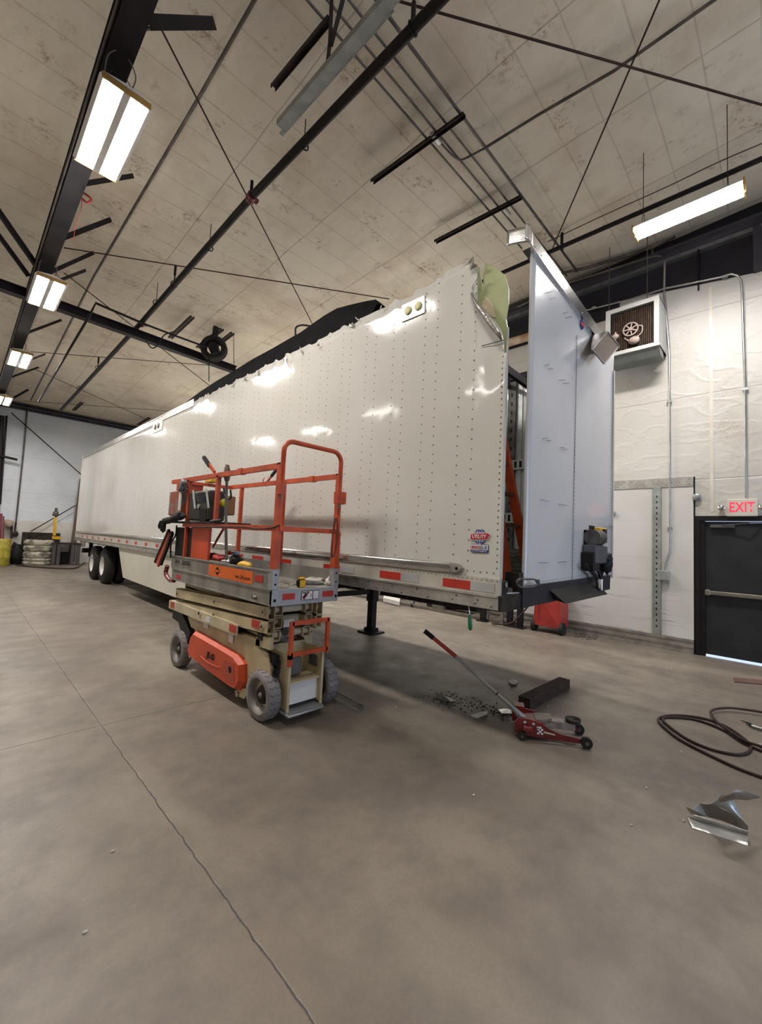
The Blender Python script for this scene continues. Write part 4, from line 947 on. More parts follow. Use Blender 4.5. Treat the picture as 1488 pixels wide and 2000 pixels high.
# dark lower front rail with wedge-shaped ramp
mb = MB(); lo0, lo1 = FP(1020, 1188, .03), FP(1191, 1151, .03); hi0, hi1 = FP(1021, 1146, .03), FP(1192, 1123, .03)
mb.ext([hi0, lo0, lo1, hi1], (0, .05, 0)); mb.build('front_bottom_rail', nmat('blue_black_paint', (.022, .021, .030), .4, .1, (.03, .028, .036), 5), tr)
mb = MB(); w0 = [FP(x_, y_, .03) for x_, y_ in ((1073, 1152), (1084, 1172), (1168, 1155), (1163, 1136))]; out = Vector((0, -.10, -.02))
vs = w0 + [w0[1]+out, w0[2]+out]; mb.add(vs, [(0, 1, 4), (1, 2, 5, 4), (3, 5, 2), (0, 4, 5, 3)]); mb.build('wedge_step', M['black'], tr)
mb = MB(); mb.box((TX0-.02, TY0-.02, 1.13), (3.40, TY0+.25, 1.25)); mb.box((TX0+.03, TY0, 1.25), (3.1, TY0+.1, 1.36)); mb.box((3.28, TY0+.0, 1.25), (3.38, TY0+.12, 1.42)); mb.cur = 1
mb.bar((3.05, TY0+.02, 1.262), (3.22, TY0-.03, 1.265), .02, .008); mb.bar((3.15, TY0+.1, 1.262), (3.33, TY0+.05, 1.265), .02, .008); mb.cyl((3.06, TY0-.01, 1.33), (3.06, TY0-.005, 1.33), .02, 12)
mb.build('cut_corner_steel', [M['steelplate'], M['galv']], tr)
# service connection box on the nose
a_, b_ = FP(1139, 1035), FP(1180, 1098)
mb = MB(); x0_, x1_, z0_, z1_ = a_.x, FP(1170, 1035).x, b_.z, a_.z
mb.box((x0_, TY0-.03, z0_), (x0_+.02, TY0-.006, z1_)); mb.box((x1_, TY0-.03, z0_), (x1_+.02, TY0-.006, z1_)); mb.box((x0_, TY0-.03, z1_-.02), (x1_, TY0-.006, z1_)); mb.box((x0_, TY0-.03, z0_), (x1_, TY0-.006, z0_+.04))
mb.cur = 1; mb.box((x0_+.02, TY0-.014, z0_+.03), (x1_, TY0-.008, z1_-.02)); mb.cur = 2; mb.box((x0_+.02, TY0-.034, z1_-.05), (x1_, TY0-.02, z1_-.03)); mb.box((x0_+.025, TY0-.034, z0_+.04), (x0_+.04, TY0-.02, z1_-.05))
nb = mb.build('service_box', [M['black'], M['toolgrey'], M['galv']], tr)
mb = MB(); c_ = FP(1163, 1050, .09); mb.cyl(c_+Vector((-.12, 0, 0)), c_+Vector((.12, 0, 0)), .085, 16); mb.cur = 1; mb.cbox(c_+Vector((-.16, -.06, -.28)), c_+Vector((.22, .08, -.08)), .015); mb.cur = 2; mb.cbox(c_+Vector((-.2, -.05, -.36)), c_+Vector((-.02, .08, -.16)), .012); mb.blob(c_+Vector((.26, -.02, -.27)), (.1, .08, .11), 8, .35); mb.box(c_+Vector((.14, -.04, -.05)), c_+Vector((.26, .08, .1)))
mb.build('valve_block', [M['toolgrey'], nmat('valve_grey', (.12, .12, .14), .5, .2), M['black']], tr)
MB().cbox(FP(1171, 1041, .1)+Vector((-.06, -.02, -.025)), FP(1179, 1035, .1)+Vector((.05, .04, .02)), .01).build('orange_plug', M['yellow'], tr)
MB().box(FP(1151, 1031, .012)+Vector((0, -.002, -.008)), FP(1161, 1029, .012)+Vector((0, .002, .008))).build('small_label', M['ink'], tr)
mb = MB()
for pts_ in (((1152, 1098), (1154, 1112), (1163, 1122), (1168, 1130)), ((1158, 1095), (1163, 1108), (1170, 1120), (1172, 1130)), ((1163, 1095), (1168, 1112), (1172, 1125), (1172, 1132)), ((1166, 1095), (1172, 1110), (1174, 1122), (1174, 1130)), ((1178, 1092), (1179, 1106), (1176, 1118), (1173, 1130)), ((1145, 1100), (1146, 1108), (1158, 1120), (1166, 1130))):
    mb.tube(catm([FP(x_, y_, .09) for x_, y_ in pts_], 5), .016, 7)
mb.build('air_hoses', M['black'], tr)
mb = MB(); mb.cyl(FP(1167, 1130, .09), FP(1169, 1148, .09), .022, 12); mb.cyl(FP(1173, 1131, .1), FP(1173, 1152, .1), .022, 12); mb.build('steel_sleeves', M['chrome'], tr)
MB().tube(catm([FP(1178, 1040, .1), FP(1186, 1033, .1), FP(1194, 1028, .04), FP(1196, 1027, -.1)], 5), .006, 5).build('loose_wire', M['toolgrey'], tr)
# skirt, chassis, axles, wheels, landing gear
mb = MB(); mb.ext([(3.0, 12.37, 1.14), (3.0, 11.76, .42), (3.0, 6.2, .36), (3.0, 6.2, 1.14)], (.02, 0, 0)); mb.build('side_skirt', M['skirt'], tr)
mb = MB(); mb.ext([(5.54, 12.37, 1.14), (5.54, 11.76, .42), (5.54, 8.2, .36), (5.54, 8.2, 1.14)], (.02, 0, 0)); mb.build('side_skirt', M['skirt'], tr)
mb = MB()
for x_ in (3.85, 4.7): mb.box((x_, 5.0, .80), (x_+.1, TY1-.2, 1.15))
for y_ in [2.2+.6*i for i in range(26)]: mb.box((TX0+.05, y_, 1.10), (5.5, y_+.06, 1.22))
mb.box((3.3, 2.0, 1.04), (5.2, 3.2, 1.14)); mb.box((3.2, 5.9, .72), (5.4, 6.4, 1.15)); mb.box((3.05, 16.9, .75), (5.5, 17.0, .9)); mb.box((3.3, 17.2, .6), (5.2, 17.3, .68)); mb.box((3.3, 17.2, .68), (3.4, 17.3, 1.14)); mb.box((5.1, 17.2, .68), (5.2, 17.3, 1.14))
mb.build('chassis', M['black'], tr)
for yc in (14.22, 15.52):
    mb = MB(); mb.cyl((3.2, yc, .51), (5.4, yc, .51), .07, 12); mb.blob((4.3, yc-.25, .75), (.5, .15, .15), 8, .05); mb.build('axle', M['black'], tr)
    for xa, sgn in ((3.06, 1), (3.36, 1), (5.22, -1), (4.92, -1)):
        mb = MB(); w_ = .27; prof = [(0, .28), (-.0, .30), (.015, .42), (.03, .49), (.055, .515), (.10, .52), (.17, .52), (.215, .515), (.24, .49), (.255, .42), (.27, .30), (.27, .28)]
        mb.lathe(prof, (xa, yc, .52), 'X', 40); ty = mb.build('tyre', M['rubber'], tr)
        if xa in (3.06, 5.22):
            xo = xa+.01 if xa < 4 else xa+.26; s_ = 1 if xa < 4 else -1
            mb = MB(); mb.lathe([(0, .292), (0, .27), (.03*s_, .25), (.15*s_, .235), (.16*s_, .12), (.13*s_, .10), (.08*s_, .09), (.05*s_, .07), (.05*s_, 0)], (xo, yc, .52), 'X', 32)
            rm = mb.build('rim', M['wrim'], None); rm.parent = ty
mb = MB()
for x_ in (3.45, 5.28):
    mb.box((x_-.07, 5.22, .55), (x_+.07, 5.38, 1.15)); mb.box((x_-.055, 5.24, .08), (x_+.055, 5.36, .56)); mb.ext([(x_-.16, 5.12, 0), (x_+.16, 5.12, 0), (x_+.16, 5.48, 0), (x_-.16, 5.48, 0)], (0, 0, .03)); mb.box((x_-.08, 5.2, .03), (x_+.08, 5.4, .09))
    mb.box((x_-.25, 5.15, .95), (x_+.2, 5.45, 1.14)); mb.bar((x_, 5.3, .75), (x_-.0, 6.1, 1.0), .05, .05)
mb.bar((3.45, 5.3, .72), (5.28, 5.3, .72), .06, .08); mb.bar((3.45, 5.3, .75), (4.4, 5.3, 1.1), .04, .05)
mb.build('landing_gear', M['black'], tr)

# C clamp at the cut edge of the nose
mb = MB(); k_ = .07; cc = [(1045, 1132), (1050, 1140), (1040, 1146), (1020, 1147), (1010, 1142), (1010, 1134), (1016, 1131)]
mb.tube(catm([FP(x_, y_, k_) for x_, y_ in cc], 4), .009, 7); mb.cyl(FP(1040, 1131, k_), FP(1053, 1134, k_), .007, 8); mb.cyl(FP(1052, 1132, k_), FP(1054, 1153, k_), .006, 6); mb.cyl(FP(1018, 1131, k_), FP(1040, 1131, k_), .008, 8)
thing('c_clamp', mb, M['toolgrey'], 'dark C-clamp gripping the bottom left corner of the nose panel', 'clamp')
sdv = empty('screwdriver', (P(915, 1178, 'X', TX0-.01)), 'screwdriver with a green handle hanging from the trailer bottom rail', 'screwdriver')
s0, s1, s2 = P(914, 1176, 'X', TX0+.0), P(917, 1200, 'X', TX0+.0), P(918.5, 1231, 'X', TX0+.0)
MB().cyl(s0+Vector((0, 0, .02)), s1, .0045, 8).build('shank', M['chrome'], sdv)
d_ = s2-s1; MB().tube([s1+d_*t for t in (0, .1, .3, .6, .85, 1)], [.009, .012, .0165, .018, .017, .010], 10).build('handle', M['greenh'], sdv)

# orange step ladder standing inside the trailer nose
ld = empty('step_ladder', (3.9, 2.2, 1.29), 'orange step ladder standing inside the open trailer nose', 'ladder')
mb = MB(); rA, rB = P(979, 850, 'Y', 2.15), P(1026, 1090, 'Y', 2.15)
mb.bar(rA+(rA-rB)*.1, rB+(rB-rA)*.12, .05, .09, (0, 1, 0)); mb.build('rail', M['orange'], ld)
off = Vector((-.42, .1, 0)); MB().bar(rA+(rA-rB)*.1+off*.6, rB+(rB-rA)*.12+off*1.3, .05, .09, (0, 1, 0)).build('rail', M['orange'], ld)
lA, lB = P(970, 985, 'Y', 1.95), P(992, 1153, 'Y', 1.85); MB().bar(lA, lB, .05, .10, (0, 1, 0)).build('leg', M['orange'], ld)
for py_ in (904, 962, 1024):
    t_ = (py_-850)/(1090-850); p_ = rA.lerp(rB, t_); MB().bar(p_, p_+off*(.7+.6*t_), .07, .035).build('rung', nmat('rung_brown', (.16, .06, .04), .5), ld)
MB().bar(P(960, 945, 'Y', 2.3), P(988, 940, 'Y', 2.3), .03, .03).build('spreader', M['black'], ld)

# ================================================================== SCISSOR LIFT
LX0, LX1, LY0, LY1 = 2.0, 2.74, 3.27, 5.66
lf = empty('scissor_lift', ((LX0+LX1)/2, LY0, 0), 'compact orange and cream scissor lift parked before the trailer side', 'scissor lift')
# platform
mb = MB(); mb.box((LX0, LY0, 1.125), (LX1, LY1, 1.15))
mb.box((LX0-.005, LY0-.01, 1.01), (LX0+.03, LY1, 1.155)); mb.box((LX1-.03, LY0-.01, 1.01), (LX1, LY1, 1.155)); mb.cur = 1; mb.box((LX0-.005, LY0-.02, 1.01), (LX1, LY0+.02, 1.152)); mb.cur = 0; mb.box((LX0, LY1-.03, 1.01), (LX1, LY1, 1.15))
mb.box((LX0-.014, LY0, 1.142), (LX0+.02, LY1, 1.158)); mb.box((LX0-.012, LY0, 1.01), (LX0+.02, LY1, 1.022))
mb.build('deck', [M['deck'], M['decklight']], lf)
mb = MB(); mb.box((LX0-.004, LY0+.02, 1.155), (LX0+.012, LY1+.06, 1.315)); mb.box((LX0-.01, LY0+.02, 1.305), (LX0+.02, LY1+.06, 1.318))
mb.build('toe_board', M['deck'], lf)
mb = MB(); mb.box((LX1-.012, LY0+.02, 1.155), (LX1+.004, LY1+.06, 1.315)); mb.build('toe_board', M['deck'], lf)
for xa in (LX0-.008, LX1-.055):
    mb = MB(); mb.box((xa, LY0-.012, 1.155), (xa+.064, LY0+.06, 1.335)); mb.cur = 1
    for z_ in (1.20, 1.285): mb.dome((xa+.032, LY0-.012, z_), (0, -1, 0), .011, .008)
    mb.cyl((xa+.03, LY0-.024, 1.06), (xa+.03, LY0-.019, 1.06), .014, 12); mb.build('post_socket', [M['decklight'], M['ink']], lf)
pass
for (ya, za, yb, zb) in ((3.42, 1.20, 3.57, 1.26), (5.36, 1.04, 5.5, 1.09)): MB().box((LX0-.0075, ya, za), (LX0-.004, yb, zb)).build('red_reflector', M['red'], lf)
for xa in (LX0+.10, LX0+.55): MB().box((xa, LY0-.024, 1.06), (xa+.13, LY0-.02, 1.115)).build('red_reflector', M['red'], lf)
mb = MB(); mb.box((LX0+.3, LY0-.024, 1.045), (LX0+.50, LY0-.02, 1.13)); mb.cur = 1; mb.box((LX0+.305, LY0-.0255, 1.05), (LX0+.425, LY0-.023, 1.125)); mb.box((LX0+.435, LY0-.0255, 1.05), (LX0+.495, LY0-.023, 1.125))
mb.cur = 2; mb.bar((LX0+.32, LY0-.026, 1.06), (LX0+.36, LY0-.026, 1.105), .003, .03, (1, 0, 0)); mb.box((LX0+.36, LY0-.027, 1.105), (LX0+.385, LY0-.025, 1.122)); mb.box((LX0+.31, LY0-.027, 1.108), (LX0+.35, LY0-.025, 1.118)); mb.bar((LX0+.405, LY0-.026, 1.07), (LX0+.41, LY0-.026, 1.1), .003, .006, (1, 0, 0))
mb.build('warning_label', [M['ink'], M['redfaint'], nmat('label_dark', (.10, .02, .02), .4)], lf)
# orange hire decal and lettering
ya, yb = P(409, 1105, 'X', LX0).y, P(495, 1120, 'X', LX0).y
mb = MB(); mb.box((LX0-.0075, yb, 1.165), (LX0-.004, ya, 1.285)); mb.cur = 1
dc = Vector((LX0-.0085, ya-.22, 1.228)); w_ = .045
mb.add([dc+Vector((0, -w_*1.5, 0)), dc+Vector((0, 0, w_)), dc+Vector((0, w_*1.5, 0)), dc+Vector((0, 0, -w_))], [(0, 1, 2, 3)])
hd = mb.build('hire_decal', [M['decalo'], M['ink']], lf)
o = MB().box(dc+Vector((-.0015, -.048, -.011)), dc+Vector((-.0005, .048, .011))).build('decal_band', M['decalo']); o.parent = hd
text('decal_lettering', 'wc-24.com', (LX0-.0080, yb+.34, 1.195), XD, (0, 0, 1), .038, M['ink'], hd, .30, .015)
text('model_lettering', 'JLG', (LX0-.0045, P(344, 1090, 'X', LX0).y, 1.222), XD, (0, 0, 1), .056, M['ink'], lf, .15, .05, .15, depth=.008)
text('model_lettering', '2030ES', (LX0-.0045, P(357, 1090, 'X', LX0).y, 1.222), XD, (0, 0, 1), .054, M['ink'], lf, .27, .035, depth=.008)
mb = MB(); mb.lathe([(-.03, 0), (-.03, .016), (0, .018)], (LX0-.005, 3.52, 1.055), 'X', 12); mb.box((LX0-.009, 3.60, 1.035), (LX0-.004, 3.606, 1.075)); mb.build('side_bolt', M['bolt'], lf)
# guard rails
def obar(name, pts, w=.042, h=.042, mat='orange'):
    mb = MB(); pts = [Vector(p_) for p_ in pts]
    for a_, b_ in zip(pts, pts[1:]): mb.bar(a_, b_, w, h, (1, 0, 0) if abs((b_-a_).normalized().z) > .8 else (0, 0, 1))
    return mb.build(name, M[mat], lf)
XL_, XR_ = LX0+.02, LX1-.03
obar('top_rail', [(XL_, LY0+.0, 2.265), (XL_, 5.95, 2.285)], .042, .05)
obar('top_rail', [(XR_, LY0+.0, 2.265), (XR_, 5.75, 2.285)], .042, .05)
obar('middle_rail', [(XL_, LY0, 1.70), (XL_, 5.45, 1.71)], .04, .045)
obar('middle_rail', [(XR_, LY0, 1.70), (XR_, 5.45, 1.71)], .04, .045)
obar('gate_rail', [(XL_, LY0-.02, 1.70), (XR_, LY0-.02, 1.70)], .035, .04)
mb = MB(); mb.box((XL_-.028, LY0-.02, 1.335), (XL_+.028, LY0+.05, 1.70)); mb.box((XL_-.022, LY0-.01, 1.70), (XL_+.022, LY0+.04, 2.28)); mb.cur = 1; mb.box((XL_-.023, LY0-.012, 2.275), (XL_+.023, LY0+.042, 2.292)); mb.build('corner_post', [M['orange'], M['ink']], lf)
mb = MB(); mb.box((XR_-.028, LY0-.02, 1.335), (XR_+.028, LY0+.05, 1.70)); mb.box((XR_-.022, LY0-.01, 1.70), (XR_+.022, LY0+.04, 2.28)); mb.cur = 1; mb.box((XR_-.023, LY0-.012, 2.275), (XR_+.023, LY0+.042, 2.292)); mb.build('corner_post', [M['orange'], M['ink']], lf)
obar('rail_post', [(XL_, 5.35, 1.31), (XL_, 5.35, 2.27)], .042, .042)
obar('rail_post', [(XR_, 5.35, 1.31), (XR_, 5.35, 2.27)], .042, .042)
obar('rail_post', [(XR_, 4.30, 1.31), (XR_, 4.30, 2.27)], .038, .038)
obar('rail_post', [(XL_, 4.55, 1.71), (XL_, 4.55, 2.27)], .048, .042)
obar('end_rail', [(XL_, 5.62, 2.27), (XR_, 5.62, 2.27)], .04, .04)
obar('rail_sleeve', [(XL_, 3.98, 2.272), (XL_, 4.06, 2.272)], .055, .062)
obar('rail_sleeve', [(XR_, 3.70, 2.268), (XR_, 3.78, 2.268)], .055, .062)
# swing gate
yg = LY0-.055; xa, xb = LX0+.0, LX1-.075; r_ = .10; zt = 2.49
pts_ = [Vector((xa, yg, 2.02)), Vector((xa, yg, zt-r_))] + arc((xa+r_, yg, zt-r_), r_, PI, PI/2, 7, (1, 0, 0), (0, 0, 1)) + arc((xb-r_, yg, zt-r_), r_, PI/2, 0, 7, (1, 0, 0), (0, 0, 1)) + [Vector((xb, yg, 2.0))]
mb = MB(); mb.tube(pts_, .023, 8); mb.box((xa-.028, yg-.02, 2.0), (xa+.035, yg+.05, 2.12)); mb.box((xb-.028, yg-.02, 1.98), (xb+.075, yg+.05, 2.10)); mb.cur = 1; mb.cyl((xa, yg, 1.96), (xa, yg, 2.0), .012, 8); mb.cyl((xb, yg, 1.94), (xb, yg, 1.98), .012, 8)
mb.build('swing_gate', [M['orange'], M['bolt']], lf)
mb = MB(); c_ = Vector((xb-.02, yg-.02, 1.98)); mb.tube([c_, c_+Vector((0, 0, -.12))], .005, 5)
for k in range(4): mb.tube(catm([c_+Vector((-.03-.006*k, -.01, -.15)), c_+Vector((-.055, 0, -.35)), c_+Vector((-.05+.004*k, .01, -.52)), c_+Vector((-.02, 0, -.50)), c_+Vector((.0+.004*k, 0, -.3)), c_+Vector((-.01, 0, -.15))], 5), .007, 5)
mb.build('tether_coil', nmat('rust_strap', (.16, .035, .02), .6), lf)
mb = MB(); h0 = P(517, 945, 'X', XR_); mb.bar(P(519, 945, 'X', XR_), P(540, 917, 'X', XR_), .02, .02); mb.cur = 1; mb.bar(P(530, 930, 'X', XR_), P(541, 916, 'X', XR_), .028, .028); mb.cur = 0; mb.tube(catm([P(520, 950, 'X', XR_), P(514, 940, 'X', XR_), P(516, 933, 'X', XR_)], 4), .006, 5); mb.build('latch_lever', [M['orange'], M['ink']], lf)
mb = MB(); mb.bar(P(419, 922, 'X', XL_), P(408, 907, 'X', XL_), .028, .028); mb.cur = 1; mb.bar(P(410, 911, 'X', XL_), P(398, 893, 'X', XL_), .036, .036); mb.build('latch_lever', [M['orange'], M['ink']], lf)
MB().tube(catm([P(x_, y_, 'X', LX0-.01) for x_, y_ in ((375, 1030), (420, 1029), (470, 1029), (500, 1033), (530, 1031), (545, 1026))], 5), .007, 5).build('rail_cable', M['ink'], lf)
# control station, panels and tool shelf at the rear of the platform
mb = MB(); mb.cbox((LX0-.01, 5.50, 1.83), (LX0+.10, 5.96, 2.16), .015); mb.cur = 1; mb.box((LX0+.02, 5.60, 1.80), (LX0+.1, 5.63, 2.22)); mb.box((LX0-.012, 5.64, 2.16), (LX0+.3, 5.72, 2.25)); mb.build('control_station', [M['orangegrey'], M['orange']], lf)
mb = MB(); mb.cbox((LX0+.0, 4.72, 1.765), (LX0+.2, 5.30, 2.12), .02); mb.cur = 1
for y_ in (4.80, 5.18): mb.bar((LX0-.008, y_, 2.13), (LX0-.03, y_-.16, 1.90), .016, .025)
mb.cur = 2; mb.box((LX0-.006, 4.80, 1.98), (LX0+.004, 5.16, 2.09)); mb.box((LX0-.006, 4.76, 1.76), (LX0+.004, 4.95, 1.9)); mb.cur = 1; mb.cyl((LX0-.012, 4.98, 1.93), (LX0-.0, 4.98, 1.93), .03, 10)
mb.build('tool_tray', [nmat('tray_black', (.035, .032, .03), .5, .1, (.06, .05, .045), 9), M['galv'], M['ink']], lf)
mb = MB(); mb.box((LX0-.02, 4.5, 1.735), (LX0+.42, 5.95, 1.755)); mb.build('shelf', M['steelplate'], lf)
mb = MB(); mb.box((LX0+.03, 5.20, 1.19), (LX0+.12, 5.72, 1.68)); mb.build('battery_panel', M['black'], lf)
mb = MB(); mb.box((LX0+.03, 4.72, 1.19), (LX0+.06, 5.20, 1.69)); mb.build('orange_panel', M['orangecover'], lf)
mb = MB(); mb.bar(P(332, 1040, 'X', LX0), P(308, 1102, 'X', LX0), .03, .10, (0, 1, 0)); mb.cur = 1; mb.bar(P(337, 1040, 'X', LX0-.01), P(314, 1102, 'X', LX0-.01), .03, .05, (0, 1, 0)); mb.bar(P(330, 1035, 'X', LX0-.01), P(303, 1098, 'X', LX0-.01), .03, .03, (0, 1, 0)); mb.build('folded_step', [M['orange'], M['ink']], lf)
mb = MB(); mb.tube(catm([P(327, 1105, 'X', LX0), P(324, 1120, 'X', LX0), P(331, 1132, 'X', LX0), P(340, 1134, 'X', LX0)], 4), .028, 7); mb.build('tow_hook', M['redpaint'], lf)
MB().bar(P(416, 1068, 'X', LX0+.3), P(438, 1030, 'X', LX0+.3), .02, .02).build('support_strut', M['orange'], lf)
MB().tube(catm([P(345, 1026, 'X', LX0-.02), P(343, 1045, 'X', LX0-.02), P(334, 1062, 'X', LX0-.02), P(333, 1090, 'X', LX0-.02)], 5), .01, 6).build('control_cable', M['ink'], lf)
# scissor arms
def arm(xa, xb, y0_, z0_, y1_, z1_, h=.115, mat='cream'):
    """hollow rectangular tube from the front (y0) to the rear (y1), open front end"""
    mb = MB(); t_ = .008
    for (xx0, xx1, dz0, dz1) in ((xa, xa+t_, -h/2, h/2), (xb-t_, xb, -h/2, h/2), (xa, xb, h/2-t_, h/2), (xa, xb, -h/2, -h/2+t_)):
        vs = []
        for yy, zz in ((y0_, z0_), (y1_, z1_)):
            vs += [(xx0, yy, zz+dz0), (xx1, yy, zz+dz0), (xx1, yy, zz+dz1), (xx0, yy, zz+dz1)]
        mb.add(vs, [(0,1,2,3),(7,6,5,4),(0,4,5,1),(1,5,6,2),(2,6,7,3),(3,7,4,0)])
    mb.cur = 1; mb.cyl((xa-.006, y0_+.09, z0_), (xb+.006, y0_+.09, z0_), h*.3, 12)
    mb.cur = 2
    mb.dome((xa-.006, y0_+.09, z0_), (-1, 0, 0), .022, .012); mb.dome((xa-.006, y1_-.06, z1_), (-1, 0, 0), .022, .012); mb.dome((xa-.004, (y0_+y1_)/2, (z0_+z1_)/2), (-1, 0, 0), .02, .012)
    return mb.build('scissor_arm', [M[mat], M['palecream'], M['bolt']], lf)
for xa, xb in ((2.02, 2.095), (2.555, 2.63)):
    arm(xa, xb, 3.34, .938, 5.55, .848, .125); arm(xa, xb, 3.34, .808, 5.52, .70, .125)
for xa, xb in ((2.11, 2.20), (2.45, 2.54)):
    arm(xa, xb, 3.38, .945, 5.50, .99, .105); arm(xa, xb, 3.38, .83, 5.50, .88, .105); arm(xa, xb, 3.40, .71, 5.50, .76, .105)
mb = MB(); mb.cyl((2.1, 3.46, .94), (2.55, 3.46, .94), .035, 12); mb.cyl((2.1, 3.46, .71), (2.55, 3.46, .71), .035, 12); mb.cyl((2.2, 3.5, .83), (2.45, 3.5, .83), .045, 12); mb.cur = 1; mb.cyl((2.24, 3.40, .74), (2.42, 3.52, .77), .045, 12); mb.box((2.2, 3.5, .63), (2.45, 3.9, .70)); mb.build('cross_tube', [M['palecream'], M['toolgrey']], lf)
MB().box((2.22, 3.39, .78), (2.34, 3.395, .85)).build('serial_label', M['redfaint'], lf)
MB().box((2.0145, 3.47, .775), (2.019, 3.61, .845)).build('red_reflector', M['red'], lf)
mb = MB(); mb.cyl((1.985, 4.72, .725), (2.03, 4.72, .725), .032, 12); mb.cur = 1; mb.cyl((1.982, 4.73, .725), (1.986, 4.73, .725), .018, 10); mb.build('pivot_boss', [M['palecream'], M['ink']], lf)
# chassis
mb = MB(); mb.box((2.0, 3.84, .645), (2.10, 5.68, .655)); mb.box((2.0, 3.84, .73), (2.10, 5.68, .745)); mb.box((1.995, 3.84, .645), (2.005, 5.68, .745))
mb.box((2.62, 3.84, .645), (2.72, 5.68, .655)); mb.box((2.62, 3.84, .73), (2.72, 5.68, .745)); mb.box((2.71, 3.84, .645), (2.72, 5.68, .745)); mb.build('side_rail', M['palecream'], lf)
for (ya, yb) in ((5.5, 5.62), (3.86, 4.0)): MB().box((1.991, ya, .665), (1.9955, yb, .735)).build('red_reflector', M['red'], lf)
for (ya, yb, za, zb, x_) in ((4.45, 4.56, .665, .72, 1.9955), (4.62, 4.74, .57, .63, 2.055), (4.02, 4.12, .53, .63, 2.055)): MB().box((x_-.004, ya, za), (x_, yb, zb)).build('small_label', M['redfaint'], lf)
mb = MB(); mb.ext([(2.06, 3.72, .16), (2.06, 3.52, .20), (2.06, 3.52, .66), (2.06, 5.06, .66), (2.06, 5.22, .60), (2.06, 5.10, .50), (2.06, 3.78, .44)], (.10, 0, 0))
mb.box((2.10, 3.7, .18), (2.62, 5.3, .64)); mb.ext([(2.04, 3.76, .16), (2.04, 3.90, .10), (2.04, 3.86, .07), (2.04, 3.70, .08), (2.04, 3.62, .2)], (.03, 0, 0)); mb.box((2.56, 3.52, .18), (2.66, 5.1, .66))
mb.build('chassis', M['cream'], lf)
mb = MB(); mb.cyl((2.02, 3.82, .095), (2.06, 3.82, .095), .025, 10); mb.cyl((2.02, 4.98, .20), (2.08, 4.98, .20), .03, 10); mb.build('foot_bolt', M['pink'], lf)
pl = [(4.95, .44), (4.88, .50), (4.5, .485), (3.86, .455), (3.72, .40), (3.70, .24), (3.76, .145), (3.86, .13), (4.4, .16), (4.95, .21), (5.0, .27)]
mb = MB(); outer = [Vector((2.03, y_, z_)) for y_, z_ in pl]; cy_ = sum(v.y for v in outer)/len(outer); cz_ = sum(v.z for v in outer)/len(outer)
inner = [Vector((1.985, cy_+(v.y-cy_)*.94, cz_+(v.z-cz_)*.86)) for v in outer]; n_ = len(pl)
mb.add([v+Vector((.05, 0, 0)) for v in outer]+outer+inner, [(i, (i+1) % n_, n_+(i+1) % n_, n_+i) for i in range(n_)] + [(n_+i, n_+(i+1) % n_, 2*n_+(i+1) % n_, 2*n_+i) for i in range(n_)] + [tuple(range(2*n_, 3*n_))])
cv = mb.build('battery_cover', M['orangecover'], lf)
text('cover_lettering', 'JLG', (1.983, 4.36, .335), XD, (0, 0, 1), .085, M['ink'], cv, .20, .05, .1, center=True, depth=.0015); cv.children[0].location = (0, 0, 0)
mb = MB(); mb.ext([(1.9835, 4.06, .27), (1.9835, 4.04, .38), (1.9835, 3.84, .38), (1.9835, 3.80, .21), (1.9835, 3.98, .20)], (-.002, 0, 0)); o = mb.build('cover_recess', nmat('recess_orange', (.45, .07, .03), .5), None); o.parent = cv
mb = MB(); mb.lathe([(-.004, 0), (-.004, .03), (0, .035)], (1.982, 3.91, .31), 'X', 10); o = mb.build('cover_latch', M['ink'], None); o.parent = cv
mb = MB(); mb.tube(catm([(1.9835, 4.6, .285), (1.9835, 4.45, .262), (1.9835, 4.25, .265), (1.9835, 4.12, .28)], 4), .006, 5); o = mb.build('cover_rib', M['orangecover'], None); o.parent = cv
# front frame plates
mb = MB(); f0 = 3.14
mb.ext([(2.05, 3.60, .58), (2.05, 3.60, .12), (2.05, 3.30, .12), (2.05, 3.28, .40), (2.05, 3.35, .58)], (.03, 0, 0))
for x_ in (2.14, 2.50):
    mb.box((x_, f0, .12), (x_+.014, f0+.32, .60)); mb.box((x_-.004, f0-.004, .10), (x_+.02, f0+.012, .62))
mb.box((2.15, f0+.02, .33), (2.51, f0+.22, .345)); mb.box((2.15, f0+.3, .12), (2.51, f0+.32, .62)); mb.box((2.06, f0+.3, .60), (2.14, f0+.45, .68)); mb.box((2.03, f0+.16, .62), (2.07, f0+.3, .72))
mb.cur = 1; mb.box((2.17, f0+.05, .14), (2.50, f0+.07, .32)); mb.cur = 2; mb.box((2.134, f0+.13, .40), (2.140, f0+.25, .52)); mb.box((2.494, f0+.07, .42), (2.50, f0+.2, .52)); mb.cbox((2.2, f0+.12, .36), (2.36, f0+.28, .52), .01)
mb.build('front_frame', [M['cream'], M['white'], M['toolgrey']], lf)
mb = MB(); mb.tube([(2.13, f0+.0, .09), (2.13, f0-.05, .085), (2.5, f0-.05, .085), (2.52, f0+.02, .09)], .012, 6); mb.box((2.12, f0-.03, .085), (2.52, f0+.35, .095)); mb.build('skid_plate', M['decklight'], lf)
mb = MB(); 
for a_, b_ in (((2.13, .565), (2.13, .885)), ((2.53, .565), (2.53, .885)), ((2.13, .87), (2.53, .87)), ((2.13, .60), (2.53, .60)), ((2.13, .50), (2.13, .60))): mb.bar((a_[0], f0-.02, a_[1]), (b_[0], f0-.02, b_[1]), .03, .034, (1, 0, 0) if a_[0] == b_[0] else (0, 0, 1))
mb.build('entry_step', M['orange'], lf)
